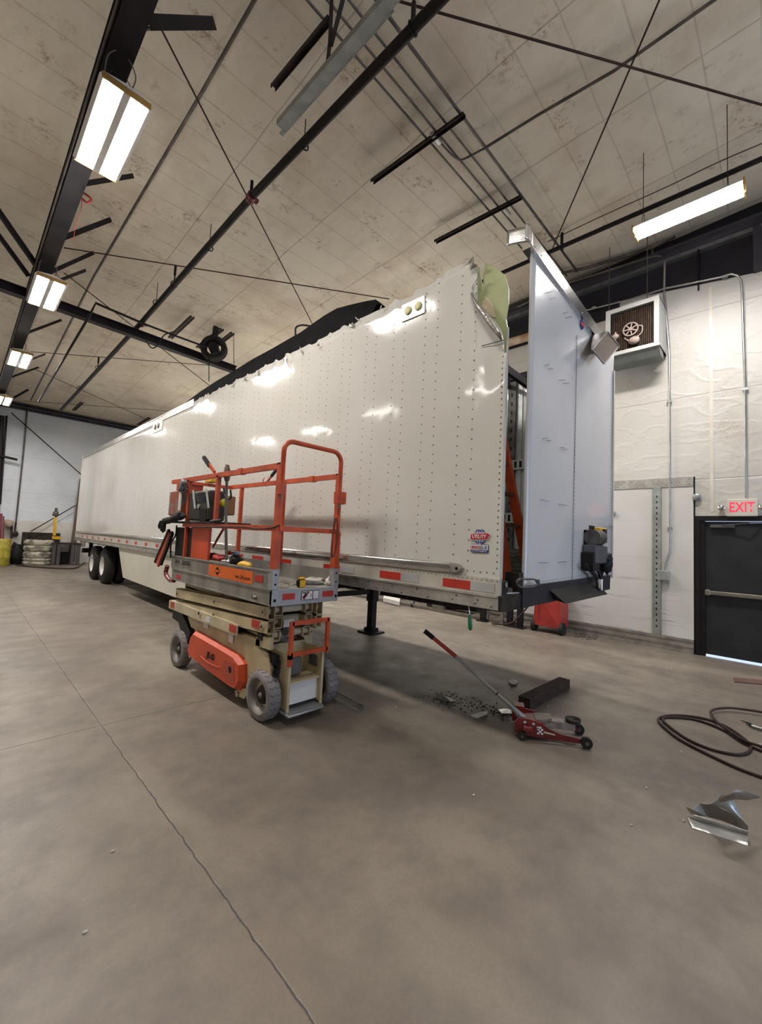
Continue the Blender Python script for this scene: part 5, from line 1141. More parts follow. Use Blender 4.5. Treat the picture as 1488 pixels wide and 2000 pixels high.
mb = MB(); mb.box((2.06, 3.24, .50), (2.10, 3.40, .58)); mb.box((2.05, 3.20, .40), (2.08, 3.26, .46)); mb.tube(catm([(2.06, 3.3, .5), (2.04, 3.22, .47), (2.05, 3.23, .43)], 3), .008, 5); mb.box((2.02, 3.42, .68), (2.05, 3.5, .74)); mb.build('control_switches', M['ink'], lf)
mb = MB(); mb.ext([(2.04, 5.42, .66), (2.04, 5.64, .64), (2.04, 5.66, .52), (2.04, 5.44, .50), (2.04, 5.16, .20), (2.04, 5.06, .45)], (.12, 0, 0)); mb.build('wheel_guard', M['black'], lf)
def lift_wheel(x0, yc, s_=1):
    R_ = .212; mb = MB(); w_ = .125
    prof = [(0, .155), (0, .195), (.012, R_-.004), (.022, R_), (w_-.022, R_), (w_-.012, R_-.004), (w_, .195), (w_, .155)]
    mb.lathe(prof, (x0, yc, R_), 'X', 48); mb.cur = 1
    for k in range(22):
        t_ = 2*PI*k/22; t2 = t_ + PI/22
        pts_ = [(x0+.01, t_), (x0+.035, t_+.09), (x0+.062, t_), (x0+.09, t_+.09), (x0+w_-.01, t_)]
        mb.tube([Vector((a_, yc+(R_+.0005)*math.cos(b_), R_+(R_+.0005)*math.sin(b_))) for a_, b_ in pts_], .0026, 4)
    ty = mb.build('tyre', [M['grubber'], M['groove']], lf)
    xo = x0 if s_ == 1 else x0+w_
    mb = MB(); mb.lathe([(.0, .160), (.0, .150), (.04*s_, .140), (.07*s_, .12), (.07*s_, 0)], (xo+.002*s_, yc, R_), 'X', 32); mb.cur = 1
    mb.lathe([(.035*s_, .0), (.035*s_, .07), (.07*s_, .085)], (xo, yc, R_), 'X', 24); mb.cur = 0; mb.dome((xo+.035*s_, yc, R_), (-s_, 0, 0), .028, .02)
    for k in range(5): t_ = 2*PI*k/5; mb.dome((xo+.066*s_, yc+.105*math.cos(t_), R_+.105*math.sin(t_)), (-s_, 0, 0), .012, .012)
    rm = mb.build('rim', [M['grim'], M['steelplate']], None); rm.parent = ty
for x0_, s_ in ((1.985, 1), (2.63, -1)):
    for yc in (3.38, 5.31): lift_wheel(x0_, yc, s_)
MB().cyl((2.05, 3.38, .212), (2.7, 3.38, .212), .03, 10).build('axle', M['black'], lf)
MB().cyl((2.05, 5.31, .212), (2.7, 5.31, .212), .03, 10).build('axle', M['black'], lf)

# things lying on the lift
tm = P(587, 1146, 'Z', 1.15); tm = Vector((2.30, 3.36, 1.151))
tm = P(588, 1147, 'Z', 1.151)
t0 = empty('tape_measure', tm, 'yellow and black tape measure standing on the near deck edge', 'tape measure')
MB().cbox(tm+Vector((-.047, -.02, 0)), tm+Vector((.047, .03, .085)), .02).build('case', M['black'], t0)
mb = MB(); mb.cbox(tm+Vector((-.032, -.027, .0)), tm+Vector((.032, -.018, .07)), .008); mb.cbox(tm+Vector((-.036, -.024, .07)), tm+Vector((.036, .022, .098)), .014); mb.build('yellow_shell', M['yellow'], t0)
def crumple(name, c, r, mat, label, cat, seed, amp=.35, extra=()):
    mb = MB(); mb.blob(c, r, 12, amp, seed)
    for e, rr, sd_ in extra: mb.blob(Vector(c)+Vector(e), rr, 9, amp, sd_)
    for v in mb.v: v.z = max(v.z, c[2]-r[2]*.8)
    return thing(name, mb, mat, label, cat)
pc = P(620, 1138, 'Z', 1.17); crumple('work_glove', (pc.x, pc.y+.05, 1.18), (.13, .07, .035), M['paper'], 'crumpled pale work glove right of the tape measure', 'glove', 3, .3)
pc = P(645, 1140, 'Z', 1.17); crumple('rag', (pc.x, pc.y, 1.185), (.05, .05, .045), M['paper'], 'small crumpled white rag in the near deck corner', 'rag', 8, .4)
mb = MB()
for k in range(60):
    x_, y_ = random.uniform(2.08, 2.5), random.uniform(3.45, 4.1); s_ = random.uniform(.006, .018); mb.blob((x_, y_, 1.152+s_*.4), (s_, s_, s_*.4), 3, .3, k)
thing('metal_shavings', mb, M['bit'], 'scatter of pale metal bits on the lift deck', 'debris')['kind'] = 'stuff'
dp = P(476, 1104, 'Z', 1.25)
dd = empty('cordless_drill', dp, 'yellow and black cordless drill lying near the toe board', 'drill')
mb = MB(); mb.blob(P(478, 1103, 'X', 2.09), (.045, .12, .04), 10, .12, 4); mb.build('drill_body', M['yellow'], dd)
mb = MB(); mb.blob(P(461, 1096, 'X', 2.12), (.06, .10, .06), 10, .25, 6); mb.build('battery', M['black'], dd)
pc = P(412, 1087, 'X', 2.12); crumple('glove', (pc.x, pc.y, pc.z), (.06, .22, .04), M['glove'], 'dark glove heaped behind the toe board at the orange panel', 'glove', 12, .35)
pc = P(428, 1090, 'X', 2.10); crumple('red_rag', (pc.x, pc.y, pc.z), (.05, .14, .04), M['redtape'], 'red rag lying beside the dark glove on the lift', 'rag', 15, .4)
pc = P(444, 1096, 'X', 2.08); crumple('paper_scrap', (pc.x, pc.y, pc.z), (.03, .1, .015), M['white'], 'white paper scrap at the foot of the pry bar', 'paper', 17, .3)
pc = P(461, 1081, 'X', 2.4); crumple('blue_cup', (pc.x, pc.y, pc.z), (.04, .06, .03), M['blueplastic'], 'pale blue packet on the far side of the lift deck', 'packet', 19, .1)
pc = P(448, 1080, 'X', 2.4); crumple('red_tool', (pc.x, pc.y, pc.z), (.04, .05, .03), M['redtape'], 'small red handle next to the pale blue packet', 'tool', 21, .15)
pc = P(413, 939, 'Z', 2.33); mb = MB(); mb.cbox(pc+Vector((-.05, -.1, -.03)), pc+Vector((.05, .1, .03)), .01); thing('yellow_tape_measure', mb, M['yellow'], 'yellow tape measure lying on top of the lift tool tray', 'tape measure')
pc = P(434, 985, 'X', 2.25); mb = MB(); mb.cbox(pc+Vector((-.1, -.14, -.13)), pc+Vector((.1, .14, .10)), .01)
thing('cardboard_box', mb, nmat('cardboard', (.28, .14, .06), .7), 'small brown box behind the pry bar on the tool shelf', 'box')
pc = P(437, 983, 'X', 2.1); crumple('yellow_roll', (pc.x, pc.y, pc.z), (.04, .06, .05), nmat('lime_plastic', (.62, .62, .02), .4), 'bright lime yellow roll on the small brown box', 'roll', 5, .05)
# long pry bar with wooden handle leaning through the rails
pb = empty('pry_bar', P(442, 1095, 'X', 2.1), 'long upright pry bar with brown grip standing in the lift', 'pry bar')
b0, b1, b2, b3 = (P(x_, y_, 'X', 2.07) for x_, y_ in ((442, 1098), (441, 1000), (443, 940), (444, 908)))
MB().tube([b0, b1, b2], .016, 8).build('shaft', M['bolt'], pb)
MB().tube([b2, b2.lerp(b3, .2), b2.lerp(b3, .7), b3], [.022, .034, .034, .018], 10).build('grip', nmat('old_grip', (.12, .09, .07), .6), pb)
mb = MB(); mb.tube(catm([P(437, 953, 'X', 2.0), P(439, 966, 'X', 2.0), P(446, 975, 'X', 2.0), P(451, 970, 'X', 2.0), P(450, 957, 'X', 2.0)], 5), .010, 6); thing('carabiner', mb, M['black'], 'black snap hook hanging beside the pry bar', 'hook')
mb = MB(); mb.cbox(P(350, 998, 'X', 1.97)+Vector((-.01, -.03, 0)), P(353, 961, 'X', 1.97)+Vector((.01, .03, 0)), .006); thing('paint_marker', mb, M['white'], 'long white marker hanging on the worn control box', 'marker')
mb = MB(); pg = P(358, 948, 'X', 1.97); mb.blob(pg, (.03, .10, .07), 8, .5, 3); mb.tube(catm([P(352, 940, 'X', 1.97), P(350, 955, 'X', 1.97), P(358, 962, 'X', 1.97), P(366, 955, 'X', 1.97)], 4), .01, 5); thing('clamp_tool', mb, M['toolgrey'], 'grey clamp tool hung over the end of the top rail', 'clamp')
gl = MB(); gp = [P(352, 1008, 'X', 1.95), P(338, 1014, 'X', 1.93), P(322, 1018, 'X', 1.93)]
gl.tube(catm(gp, 4), .045, 8); gl.blob(P(349, 1008, 'X', 1.97), (.05, .16, .05), 8, .3, 4)
for dx_, ln in ((-5, 14), (-1, 19), (2, 22), (5, 20)): gl.tube([P(318+dx_*.6, 1018, 'X', 1.93), P(316+dx_, 1018+ln*.6, 'X', 1.92), P(316+dx_, 1018+ln, 'X', 1.93)], [.022, .02, .012], 7)
thing('work_glove', gl, M['glove'], 'black work glove hanging limp off the rear shelf of the lift', 'glove')
# pipes lying on shelf end
thing('socket_extension', MB().cyl(P(412, 1018, 'X', 2.0), P(434, 1016, 'X', 2.0), .016, 8), M['black'], 'short black bar lying on the tool shelf end', 'tool')

# ================================================================== FLOOR OBJECTS
# floor jack
c0 = Vector((3.66, 1.70, 0)); dj = (P(1147, 1460, 'Z', 0)-P(1015, 1440, 'Z', 0)); 
jr = P(1015, 1443, 'Z', 0); jf = P(1147, 1462, 'Z', 0); dj = (jf-jr); Lj = dj.length; dj.normalize(); sj = Vector((0, 0, 1)).cross(dj)
if sj.y < 0: sj = -sj
jk = empty('floor_jack', jr, 'dark red trolley jack with long handle on the concrete floor', 'floor jack')
def JP(a_, s_, z_): return jr + dj*a_*Lj + sj*s_ + Vector((0, 0, z_))
side = [(-.08, .05), (-.09, .13), (-.02, .175), (.15, .17), (.30, .155), (.45, .11), (.62, .078), (.95, .065), (.97, .03), (.5, .03), (.1, .035)]
for s0_ in (0, .24):
    MB().ext([JP(a_, s0_, z_) for a_, z_ in side], sj*.012).build('side_plate', M['redpaint'], jk)
mb = MB(); mb.cbox(JP(0, 0, 0), JP(0, 0, 0)+Vector((.001, .001, .001))) if False else None
mb.ext([JP(.0, .012, .05), JP(.0, .24, .05), JP(.35, .24, .05), JP(.35, .012, .05)], (0, 0, .1)); mb.ext([JP(-.05, .25, .05), JP(-.05, .36, .05), JP(.12, .36, .05), JP(.12, .25, .05)], (0, 0, .13)); mb.build('pump_block', M['redpaint'], jk)
mb = MB(); mb.ext([JP(.3, .07, .10), JP(.3, .19, .10), JP(.86, .16, .09), JP(.86, .09, .09)], (0, 0, .055)); mb.ext([JP(.25, .05, .135), JP(.25, .21, .135), JP(.5, .19, .155), JP(.5, .07, .155)], (0, 0, .02)); mb.build('lift_arm', M['fadedgrey'], jk)
mb = MB(); c_ = JP(.84, .125, .15); mb.lathe([(0, 0), (0, .05), (.012, .062), (.03, .065), (.03, .055), (.018, .05), (.018, 0)], c_, 'Z', 24); mb.build('saddle', M['steelplate'], jk)
for a_, s_, r_, nm in ((.03, -.035, .035, 'caster'), (.03, .28, .035, 'caster'), (.985, -.02, .045, 'front_wheel'), (.985, .245, .045, 'front_wheel')):
    c_ = JP(a_, s_, r_); mb = MB(); mb.cyl(c_, c_+sj*.032, r_, 20); mb.cur = 1; mb.cyl(c_-sj*.004, c_+sj*.036, r_*.35, 12); mb.build(nm, [M['rubber'], M['bolt']], jk)
mb = MB()
for a_, z_ in ((.07, .14), (.2, .135), (.27, .11)): mb.dome(JP(a_, 0, z_), -sj, .014, .01)
mb.build('bolts', M['galv'], jk)
mb = MB(); mb.tube([JP(.05, -.012, .10), JP(.12, -.02, .095), JP(.17, -.012, .10)], .028, 8); mb.build('cam_lever', M['redpaint'], jk)
mb = MB()
for i in range(3):
    for j in range(4):
        if (i+j) % 2 == 0: p_ = JP(.26+.028*i, -.002, .06+.016*j); mb.ext([p_, p_+dj*.018, p_+dj*.018+Vector((0, 0, .015)), p_+Vector((0, 0, .015))], -sj*.001)
mb.build('chequer_decal', M['lwhite'], jk)
MB().ext([JP(.36, -.001, .075), JP(.53, -.001, .068), JP(.53, -.001, .078), JP(.36, -.001, .09)], -sj*.001).build('brand_strip', M['tan'], jk)
h0 = JP(.04, .13, .16); 
_d = (P(830, 1235, 'Y', h0.y+.25)); 
# handle leans back up over the floor, away from the saddle
def hp(px, py, s_): # along a vertical plane containing the jack's long axis
    n_ = sj; d = fw + (px-744)/F*rt - (py-1000)/F*up; o_ = Vector((0, 0, EYE)); t_ = ((jr+sj*.12)-o_).dot(n_)/d.dot(n_); return o_ + d*t_
H0, H1, H2, H3, H4 = hp(1022, 1404, 0), hp(1002, 1383, 0), hp(890, 1282, 0), hp(846, 1246, 0), hp(829, 1232, 0)
MB().tube([H1, H2], .014, 10).build('handle_tube', M['emt'], jk)
MB().tube([H2, H3], .018, 10).build('red_sleeve', M['redplastic'], jk)
MB().tube([H3, H4], .022, 10).build('grip', M['black'], jk)
mb = MB(); mb.tube([H1+(H2-H1)*.03, H1, H0], [.018, .02, .035], 8); mb.build('handle_socket', M['galv'], jk)
MB().tube([H1.lerp(H2, .27), H1.lerp(H2, .285)], .0165, 10).build('handle_collar', M['ink'], jk)
# timber block
b0_, b1_ = P(1035, 1388, 'Z', 0), P(1113, 1346, 'Z', 0); d_ = (b1_-b0_); s_ = Vector((0, 0, 1)).cross(d_).normalized(); s_ = s_ if s_.y > 0 else -s_
thing('timber_block', MB().ext([b0_, b1_, b1_+s_*.13, b0_+s_*.13], (0, 0, .11)), M['wood'], 'dark oil-stained timber block lying behind the trolley jack', 'timber block', bevel=.005)
mb = MB(); mb.ext([b0_-s_*.001+d_*.08+Vector((0, 0, .03)), b0_-s_*.001+d_*.5+Vector((0, 0, .03)), b0_-s_*.001+d_*.5+Vector((0, 0, .1)), b0_-s_*.001+d_*.08+Vector((0, 0, .1))], -s_*.002) if False else None
# metal plate under the wheel
q0, q1 = P(655, 1352, 'Z', 0), P(711, 1382, 'Z', 0); q2, q3 = P(703, 1393, 'Z', 0), P(648, 1366, 'Z', 0)
mb = MB(); ex = (q0-q1)*.6; mb.ext([q1, q2, q3+ex*.3, q0+ex*.3], (0, 0, .006)); mb.ext([q1+Vector((0, 0, .006)), q1.lerp(q2, .12)+Vector((0, 0, .006)), q3.lerp(q0, .88)+ex*.3+Vector((0, 0, .006)), q0+ex*.3+Vector((0, 0, .006))], (0, 0, .02)); mb.cur = 1
for k in range(6): mb.dome(q1.lerp(q0, .12+.15*k).lerp(q2.lerp(q3, .12+.15*k), .4)+Vector((0, 0, .006)), (0, 0, 1), .007, .003)
thing('aluminium_plate', mb, [M['dirtyalu'], M['rivet']], 'dull aluminium angle strip lying by the right front lift wheel', 'metal strip')
# torn sheet scraps at lower right
sc0 = empty('torn_scrap', P(1400, 1630, 'Z', 0), 'torn aluminium trailer scrap with curled white sheet on the near right floor', 'scrap')
Z0 = lambda x_, y_, h=0: P(x_, y_, 'Z', h)
mb = MB(); a1, a2, a3, a4 = Z0(1343, 1596, .02), Z0(1352, 1617, .004), Z0(1461, 1652, .004), Z0(1460, 1630, .03)
mb.add([a1, a2, a3, a4, Z0(1355, 1592, .06), Z0(1461, 1624, .06)], [(0, 1, 2, 3), (0, 3, 5, 4)]); o = mb.build('lower_channel', nmat('scrap_silver', (.66, .66, .63), .35, .35, (.5, .5, .48), 12, .2, 30), sc0); sd = o.modifiers.new('solid', 'SOLIDIFY'); sd.thickness = .004
mb = MB(); r1 = [Z0(1340, 1575, .05), Z0(1352, 1580, .07), Z0(1366, 1568, .10), Z0(1400, 1574, .12), Z0(1440, 1593, .10), Z0(1462, 1612, .08)]; r2 = [Z0(1350, 1590, .02), Z0(1358, 1592, .03), Z0(1380, 1594, .03), Z0(1410, 1602, .03), Z0(1440, 1614, .03), Z0(1461, 1624, .04)]
mb.v += r1 + r2
for i in range(5): mb.f.append((i, i+1, 7+i, 6+i)); mb.mi.append(0); mb.sm.append(False)
o = mb.build('ribbed_strip', M['dirtyalu'], sc0); sd = o.modifiers.new('solid', 'SOLIDIFY'); sd.thickness = .004
mb = MB(); g1 = [[(1366, 1570, .09), (1395, 1573, .12), (1425, 1585, .11), (1461, 1613, .07)], [(1385, 1574, .13), (1405, 1565, .17), (1422, 1578, .16), (1450, 1600, .10)], [(1403, 1563, .19), (1412, 1552, .22), (1430, 1570, .17), (1446, 1592, .11)], [(1402, 1561, .22), (1410, 1547, .25), (1438, 1566, .18), (1444, 1585, .12)]]
for row in g1: mb.v += [Z0(*c_) for c_ in row]
for j in range(3):
    for i in range(3): a_ = j*4+i; mb.f.append((a_, a_+1, a_+5, a_+4)); mb.mi.append(0); mb.sm.append(True)
o = mb.build('white_sheet', nmat('scrap_white', (.50, .56, .58), .15, .2, coat=.4), sc0); sd = o.modifiers.new('solid', 'SOLIDIFY'); sd.thickness = .003; ss = o.modifiers.new('sub', 'SUBSURF'); ss.levels = 2; ss.render_levels = 2
mb = MB(); g2_ = [[(1402, 1560, .23), (1420, 1552, .27), (1437, 1542, .30), (1455, 1543, .28), (1484, 1556, .22)], [(1404, 1566, .20), (1418, 1564, .22), (1436, 1560, .22), (1458, 1562, .20), (1484, 1557, .215)]]
for row in g2_: mb.v += [Z0(*c_) for c_ in row]
for i in range(4): mb.f.append((i, i+1, 6+i, 5+i)); mb.mi.append(0); mb.sm.append(True)
o = mb.build('curled_strip', nmat('scrap_tan', (.36, .32, .26), .35, .2, (.20, .18, .15), 9), sc0); sd = o.modifiers.new('solid', 'SOLIDIFY'); sd.thickness = .003
# hose coils
def hosepts(pp_, z=.013): return catm([P(x_, y_, 'Z', z) for x_, y_ in pp_], 8)
hs = [(1500, 1522), (1440, 1500), (1380, 1472), (1330, 1446), (1302, 1425), (1287, 1410), (1290, 1401), (1315, 1397), (1350, 1399), (1385, 1406), (1420, 1420), (1450, 1440), (1465, 1455), (1464, 1466), (1450, 1473), (1425, 1472), (1385, 1462), (1345, 1445), (1315, 1425), (1297, 1410), (1296, 1402), (1315, 1401), (1350, 1404), (1385, 1414), (1420, 1430), (1455, 1452), (1500, 1472)]
thing('air_hose', MB().tube(hosepts(hs), .012, 8), M['hose'], 'dark brown air hose coiled in loops on the right floor', 'hose')
hs2 = [(1500, 1393), (1470, 1388), (1430, 1383), (1402, 1384), (1388, 1390), (1392, 1400), (1402, 1412), (1425, 1428), (1455, 1447), (1500, 1462)]
thing('air_hose', MB().tube(hosepts(hs2, .037), .012, 8), M['hose'], 'second hose loop reaching the right edge beyond the coil', 'hose')
bg = empty('air_chuck', P(1465, 1416, 'Z', .02), 'metal air nozzle with pointed black tip at the right edge of the floor', 'air tool')
MB().tube([P(1468, 1418, 'Z', .02), P(1500, 1428, 'Z', .02)], .014, 10).build('barrel', M['emt'], bg); MB().tube([P(1447, 1407, 'Z', .02), P(1457, 1411, 'Z', .02), P(1464, 1414, 'Z', .02), P(1469, 1418, 'Z', .02)], [.003, .008, .017, .015], 8).build('tip', M['black'], bg)
thing('hose_fitting', MB().cyl(P(1483, 1455, 'Z', .02), P(1500, 1461, 'Z', .02), .016, 10), M['bit'], 'small pale hose fitting at the right edge', 'fitting')
thing('floor_strip', MB().ext([P(x_, y_, 'Z', 0) for x_, y_ in ((1432, 1325), (1434, 1333), (1500, 1339), (1500, 1331))], (0, 0, .015)), nmat('brown_strip', (.16, .09, .07), .7), 'flat brown strip lying on the floor before the exit door', 'strip')
# scrap pieces and crumbs under the trailer nose
for k, (pts_, lab, mt) in enumerate(((((848, 1352), (856, 1358), (872, 1363), (890, 1368), (880, 1371), (858, 1366)), 'twisted grey metal shred left of the trolley jack handle', 'galv'), (((918, 1398), (935, 1393), (952, 1390), (950, 1396), (932, 1403)), 'white metal shred beneath the jack handle', 'white'), (((972, 1386), (985, 1383), (1003, 1388), (1000, 1394), (980, 1394)), 'crumpled silver shred touching the jack handle', 'brightalu'), (((992, 1330), (1000, 1327), (1012, 1331), (1008, 1337), (998, 1336)), 'small pale scrap above the timber block', 'bit'))):
    mb = MB(); q_ = [P(x_, y_, 'Z', random.uniform(.005, .035)) for x_, y_ in pts_]; cc_ = sum(q_, Vector())/len(q_)+Vector((0, 0, .02)); n_ = len(q_)
    mb.add(q_+[cc_], [(i, (i+1) % n_, n_) for i in range(n_)], False); o = thing('metal_shred', mb, M[mt], lab, 'scrap'); sd = o.modifiers.new('solid', 'SOLIDIFY'); sd.thickness = .004
mb = MB()
for k in range(420):
    t_ = random.random(); p_ = P(850+170*t_+random.gauss(0, 16), 1362+38*t_+random.gauss(0, 7), 'Z', 0); s_ = random.uniform(.002, .009); mb.cur = 0 if random.random() < .8 else 1
    mb.blob((p_.x, p_.y, s_*.3), (s_, s_*random.uniform(.5, 1.5), s_*.5), 3, .3, k)
thing('floor_crumbs', mb, [M['dirt'], M['bit']], 'dark crumbs of broken liner swept near the jack handle', 'debris')['kind'] = 'stuff'
mb = MB()
for (x_, y_) in ((220, 1664), (166, 1822), (925, 1554), (1233, 1612), (1330, 1469), (772, 1382), (792, 1369), (806, 1408), (375, 1370), (480, 1413), (1262, 1540), (1335, 1604), (842, 1347), (1070, 1380), (1090, 1350), (1000, 1357), (1360, 1325), (1168, 1318), (1200, 1273)):
    p_ = P(x_, y_, 'Z', 0); mb.blob((p_.x, p_.y, .004), (.012, .007, .005), 4, .3, x_)
thing('paper_bits', mb, M['bit'], 'tiny pale chips scattered across the concrete', 'debris')['kind'] = 'stuff'

# ================================================================== THINGS ALONG THE RIGHT WALL
rm_ = P(1072, 1230, 'Z', 0); mx, my = 8.30, P(1075, 1230, 'X', 8.3).y
wm = empty('red_machine', (mx, my, 0), 'red wheeled welder cart standing by the wall below the trailer nose', 'machine')
mb = MB(); mb.ext([(mx-.2, my-.26, .12), (mx-.2, my+.26, .12), (mx-.17, my+.24, .78), (mx-.12, my+.16, .86), (mx-.12, my-.16, .86), (mx-.17, my-.24, .78)], (.4, 0, 0)); mb.build('housing', M['redplastic'], wm)
for s_ in (-1, 1): MB().cyl((mx-.12, my+s_*.27-.03, .11), (mx-.12, my+s_*.27+.03, .11), .12, 20).build('wheel', M['rubber'], wm)
MB().tube(catm([(mx-.1, my+.1, .84), (mx-.3, my+.3, .5), (mx-.4, my+.6, .12), (mx-.5, my+.9, .05), (mx-.3, my+1.1, .03)], 6), .016, 6).build('hose', M['hose'], wm)
for (px, h_, lab) in ((955, 1.2, 'light steel leg beside a dark post under the trailer'),):
    pass
def wall_post(px, w_, mat, lab, x_=8.1, h_=1.4):
    yy = P(px, 1195, 'X', x_).y; o = thing('cart_leg', MB().box((x_-w_/2, yy-w_/2, 0), (x_+w_/2, yy+w_/2, h_)).box((x_-w_, yy-w_, 0), (x_+w_, yy+w_, .02)), mat, lab, 'post')
for px, w_, mt, lab in ((981, .06, 'emt', 'pale steel post under the nose, left of two dark ones'), (996, .10, 'beam', 'dark square post under the trailer nose, left one'), (1016, .10, 'beam', 'dark square post under the trailer nose, right one'), (945, .12, 'black', 'black post left of the pale one')):
    wall_post(px, w_, M[mt], lab)
for px, py, lab in ((806, 1186, 'caster wheel on a pale leg, farther along the wall'), (951, 1214, 'caster wheel on a pale leg, nearest the red machine')):
    p_ = P(px, py, 'Z', 0); o = empty('caster', p_, lab, 'caster')
    MB().cyl(p_+Vector((0, -.02, .06)), p_+Vector((0, .02, .06)), .06, 16).build('wheel', M['rubber'], o); MB().box(p_+Vector((-.03, -.03, .1)), p_+Vector((.03, .03, 1.05))).build('leg', M['emt'], o); MB().ext([p_+Vector((-.05, -.03, .06)), p_+Vector((.05, -.03, .06)), p_+Vector((.03, -.03, .13)), p_+Vector((-.03, -.03, .13))], (0, .06, 0)).build('fork', M['galv'], o)
p_ = P(870, 1195, 'Z', 0); cp = empty('air_compressor', p_, 'black wheeled compressor against the wall under the trailer', 'compressor')
MB().cyl(P(868, 1175, 'X', p_.x)-Vector((0, .0, 0)), P(925, 1180, 'X', p_.x), .16, 16).build('tank', M['black'], cp); w_ = P(842, 1177, 'X', p_.x-.1); MB().cyl(w_-Vector((.03, 0, 0)), w_+Vector((.03, 0, 0)), .13, 20).build('wheel', M['rubber'], cp)
MB().cbox(P(850, 1192, 'X', p_.x-.2), P(862, 1182, 'X', p_.x-.2)+Vector((.15, .6, 0))).build('base', M['lumber'], cp) if False else None
a_, b_ = P(846, 1193, 'Z', 0), P(873, 1196, 'Z', 0); thing('wood_block', MB().box((min(a_.x, b_.x)-.05, min(a_.y, b_.y), 0), (max(a_.x, b_.x)+.05, max(a_.y, b_.y), .17)), M['lumber'], 'brown block of wood beside the compressor wheel', 'wood block')
for k, (pts_, mt, lab) in enumerate(((((750, 1168), (782, 1171), (780, 1183), (748, 1175)), 'white', 'pale folded sheet metal lying by the wall'),)):
    thing('sheet_metal', MB().ext([P(x_, y_, 'Z', .02) for x_, y_ in pts_], (0, 0, .1)), M[mt], lab, 'sheet metal')
for k in range(3):
    thing('wall_lumber', MB().box((8.35-.12*k, 4.0+.1*k, .0+.0*k), (8.45-.12*k, 9.5, .07)), M['lumber'], ('long grey board on the floor, %s' % ('closest to the wall', 'middle one of three', 'farthest from the wall')[k]), 'board', 'boards lying along the right wall')
mb = MB()
for k in range(90): p_ = P(1440-290+random.gauss(0, 12)+0, 1243+random.gauss(0, 3), 'Z', 0); s_ = random.uniform(.01, .03); mb.blob((p_.x, p_.y, .008), (s_, s_, .01), 3, .4, k)
thing('chain_heap', mb, M['bolt'], 'small heap of dark chain and rubble at the wall foot', 'debris')['kind'] = 'stuff'
# foam wrapped pipe and ducts on the right wall behind the nose
a_, b_ = P(985, 672, 'X', 8.57), P(1042, 655, 'X', 8.57)
thing('wrapped_pipe', MB().tube([a_+Vector((0, .3, 0)), b_-Vector((0, .3, 0))], .09, 12), M['foam'], 'rust-stained wrapped pipe on the wall seen through the trailer gap', 'pipe')

# ================================================================== FAR LEFT CORNER
def FX(px, d=.5): return P(px, 1095, 'Y', YF-d).x
cx_ = FX(72, .6); cy_ = YF-.75; 
for k, (z_, h_) in enumerate(((0, .16), (.16, .12), (.28, .26), (.54, .24), (.78, .22))):
    mb = MB(); R_ = .48; mb.lathe([(0, .3), (0, .42), (h_*.12, R_-.02), (h_*.3, R_), (h_*.7, R_), (h_*.88, R_-.02), (h_, .42), (h_, .28)], (cx_, cy_, z_), 'Z', 28)
    thing('painted_tyre', mb, M['whitetyre'], 'grimy white painted tyre, %s of the stack in the far corner' % ('bottom', 'second from bottom', 'middle', 'second from top', 'top')[k], 'tyre', 'stack of painted tyres')
bx = FX(6, 1.0); mb = MB(); mb.lathe([(0, 0), (0, .29), (.02, .30), (.3, .305), (.32, .31), (.34, .305), (.62, .305), (.64, .31), (.66, .305), (.98, .31), (1.0, .30), (1.0, .26), (.6, .25), (.6, 0)], (bx-.12, YF-1.1, 0), 'Z', 28)
thing('yellow_barrel', mb, M['yellowpaint'], 'yellow steel barrel standing at the left edge by the far wall', 'barrel')
wb = empty('workbench', (FX(120), YF-.7, 0), 'dark steel workbench behind the trailer rear', 'workbench')
x0_, x1_ = FX(94), FX(150); MB().box((x0_, YF-1.2, .84), (x1_, YF-.15, .90)).build('bench_top', M['steelplate'], wb)
for px in (98, 107, 134, 145):
    MB().box((FX(px)-.06, YF-1.2, 0), (FX(px)+.06, YF-1.08, .84)).build('leg', nmat('bench_leg', (.09, .08, .085), .5), wb)
MB().box((x0_+.1, YF-.6, 0), (x1_-.2, YF-.2, .5)).build('lower_bin', M['black'], wb)
a_, b_ = P(44, 1039, 'Y', YF-.2), P(117, 1058, 'Y', YF-.2); thing('steel_board', MB().box((a_.x, YF-.14, .2), (b_.x, YF-.09, a_.z)), M['steelplate'], 'wide dark steel sheet standing behind the bench', 'sheet')
pk = P(146, 1062, 'Y', YF-1.4); thing('leaning_plank', MB().ext([P(x_, y_, 'Y', YF-.1) for x_, y_ in ((134, 1098), (146, 1098), (160, 935), (156, 935))], (0, .05, 0)), M['plank'], 'tall brown plank leaning beside the trailer rear corner', 'plank')
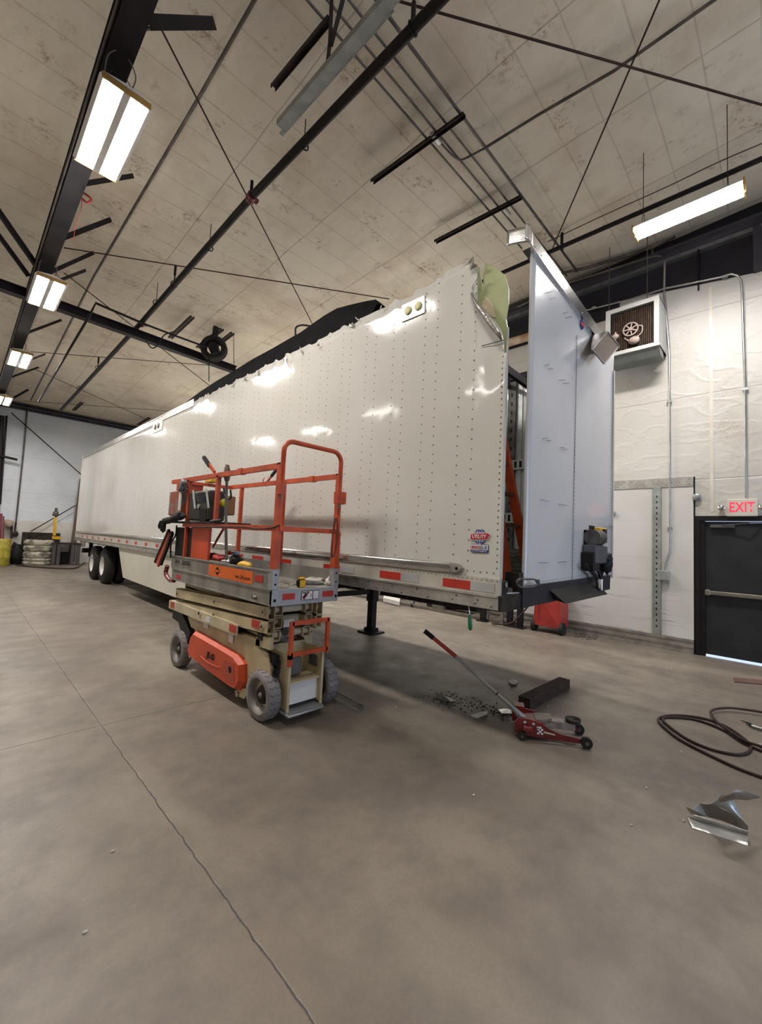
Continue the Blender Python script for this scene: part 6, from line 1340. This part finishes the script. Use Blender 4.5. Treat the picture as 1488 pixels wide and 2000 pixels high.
yj = empty('yellow_jack', P(110, 1055, 'Y', YF-.9), 'yellow upright stand with a clamp head on the bench', 'stand')
MB().bar(P(106, 1046, 'Y', YF-.9), P(108, 1010, 'Y', YF-.9), .09, .09).build('post', M['yellow'], yj); MB().box(P(102, 1053, 'Y', YF-.9), P(119, 1048, 'Y', YF-.9)+Vector((0, .15, 0))).build('base', M['yellow'], yj)
mb = MB(); c_ = P(109, 1003, 'Y', YF-.9); mb.blob(c_, (.1, .08, .12), 8, .3, 2); mb.cyl(c_, P(110, 992, 'Y', YF-.9), .05, 8); mb.build('clamp_head', M['toolgrey'], yj)
c_ = P(16, 1023, 'Y', YF-.3); thing('hard_hat', MB().blob(c_, (.17, .12, .16), 8, .15, 3), M['pink'], 'pinkish bundle hung on the far wall above the barrel', 'bundle')
thing('red_stand', MB().bar(P(-2, 1060, 'Y', YF-.6), P(1, 1003, 'Y', YF-.6), .16, .12).bar(P(6, 1060, 'Y', YF-.6), P(7, 1008, 'Y', YF-.6), .05, .05), M['redpaint'], 'dark red tool stand cut by the left edge', 'stand')
thing('wall_switch', MB().bar(P(22, 1052, 'Y', YF-.2), P(23, 1022, 'Y', YF-.2), .07, .07).bar(P(28, 1045, 'Y', YF-.2), P(31, 1020, 'Y', YF-.2), .06, .06).blob(P(30, 1043, 'Y', YF-.2), (.1, .06, .12), 6, .1), M['steelplate'], 'dark vice posts standing at the wall near the tyres', 'posts')
thing('floor_hose', MB().tube(catm([P(x_, y_, 'Z', .02) for x_, y_ in ((28, 1101), (34, 1104), (60, 1107), (110, 1110), (145, 1110), (158, 1104), (168, 1097))], 6), .03, 6), M['hose'], 'thin hose lying on the floor behind the trailer rear', 'hose')
thing('dark_clutter', MB().blob((FX(30), YF-.5, .42), (.26, .22, .42), 8, .2, 8), M['black'], 'dark heap of parts between barrel and tyres', 'clutter')
thing('rear_paper', MB().box((FX(153, 1.0), YF-1.0, .75), (FX(164, 1.0), YF-.98, 1.1)), M['fadedgrey'], 'pale panel seen under the trailer rear', 'panel')
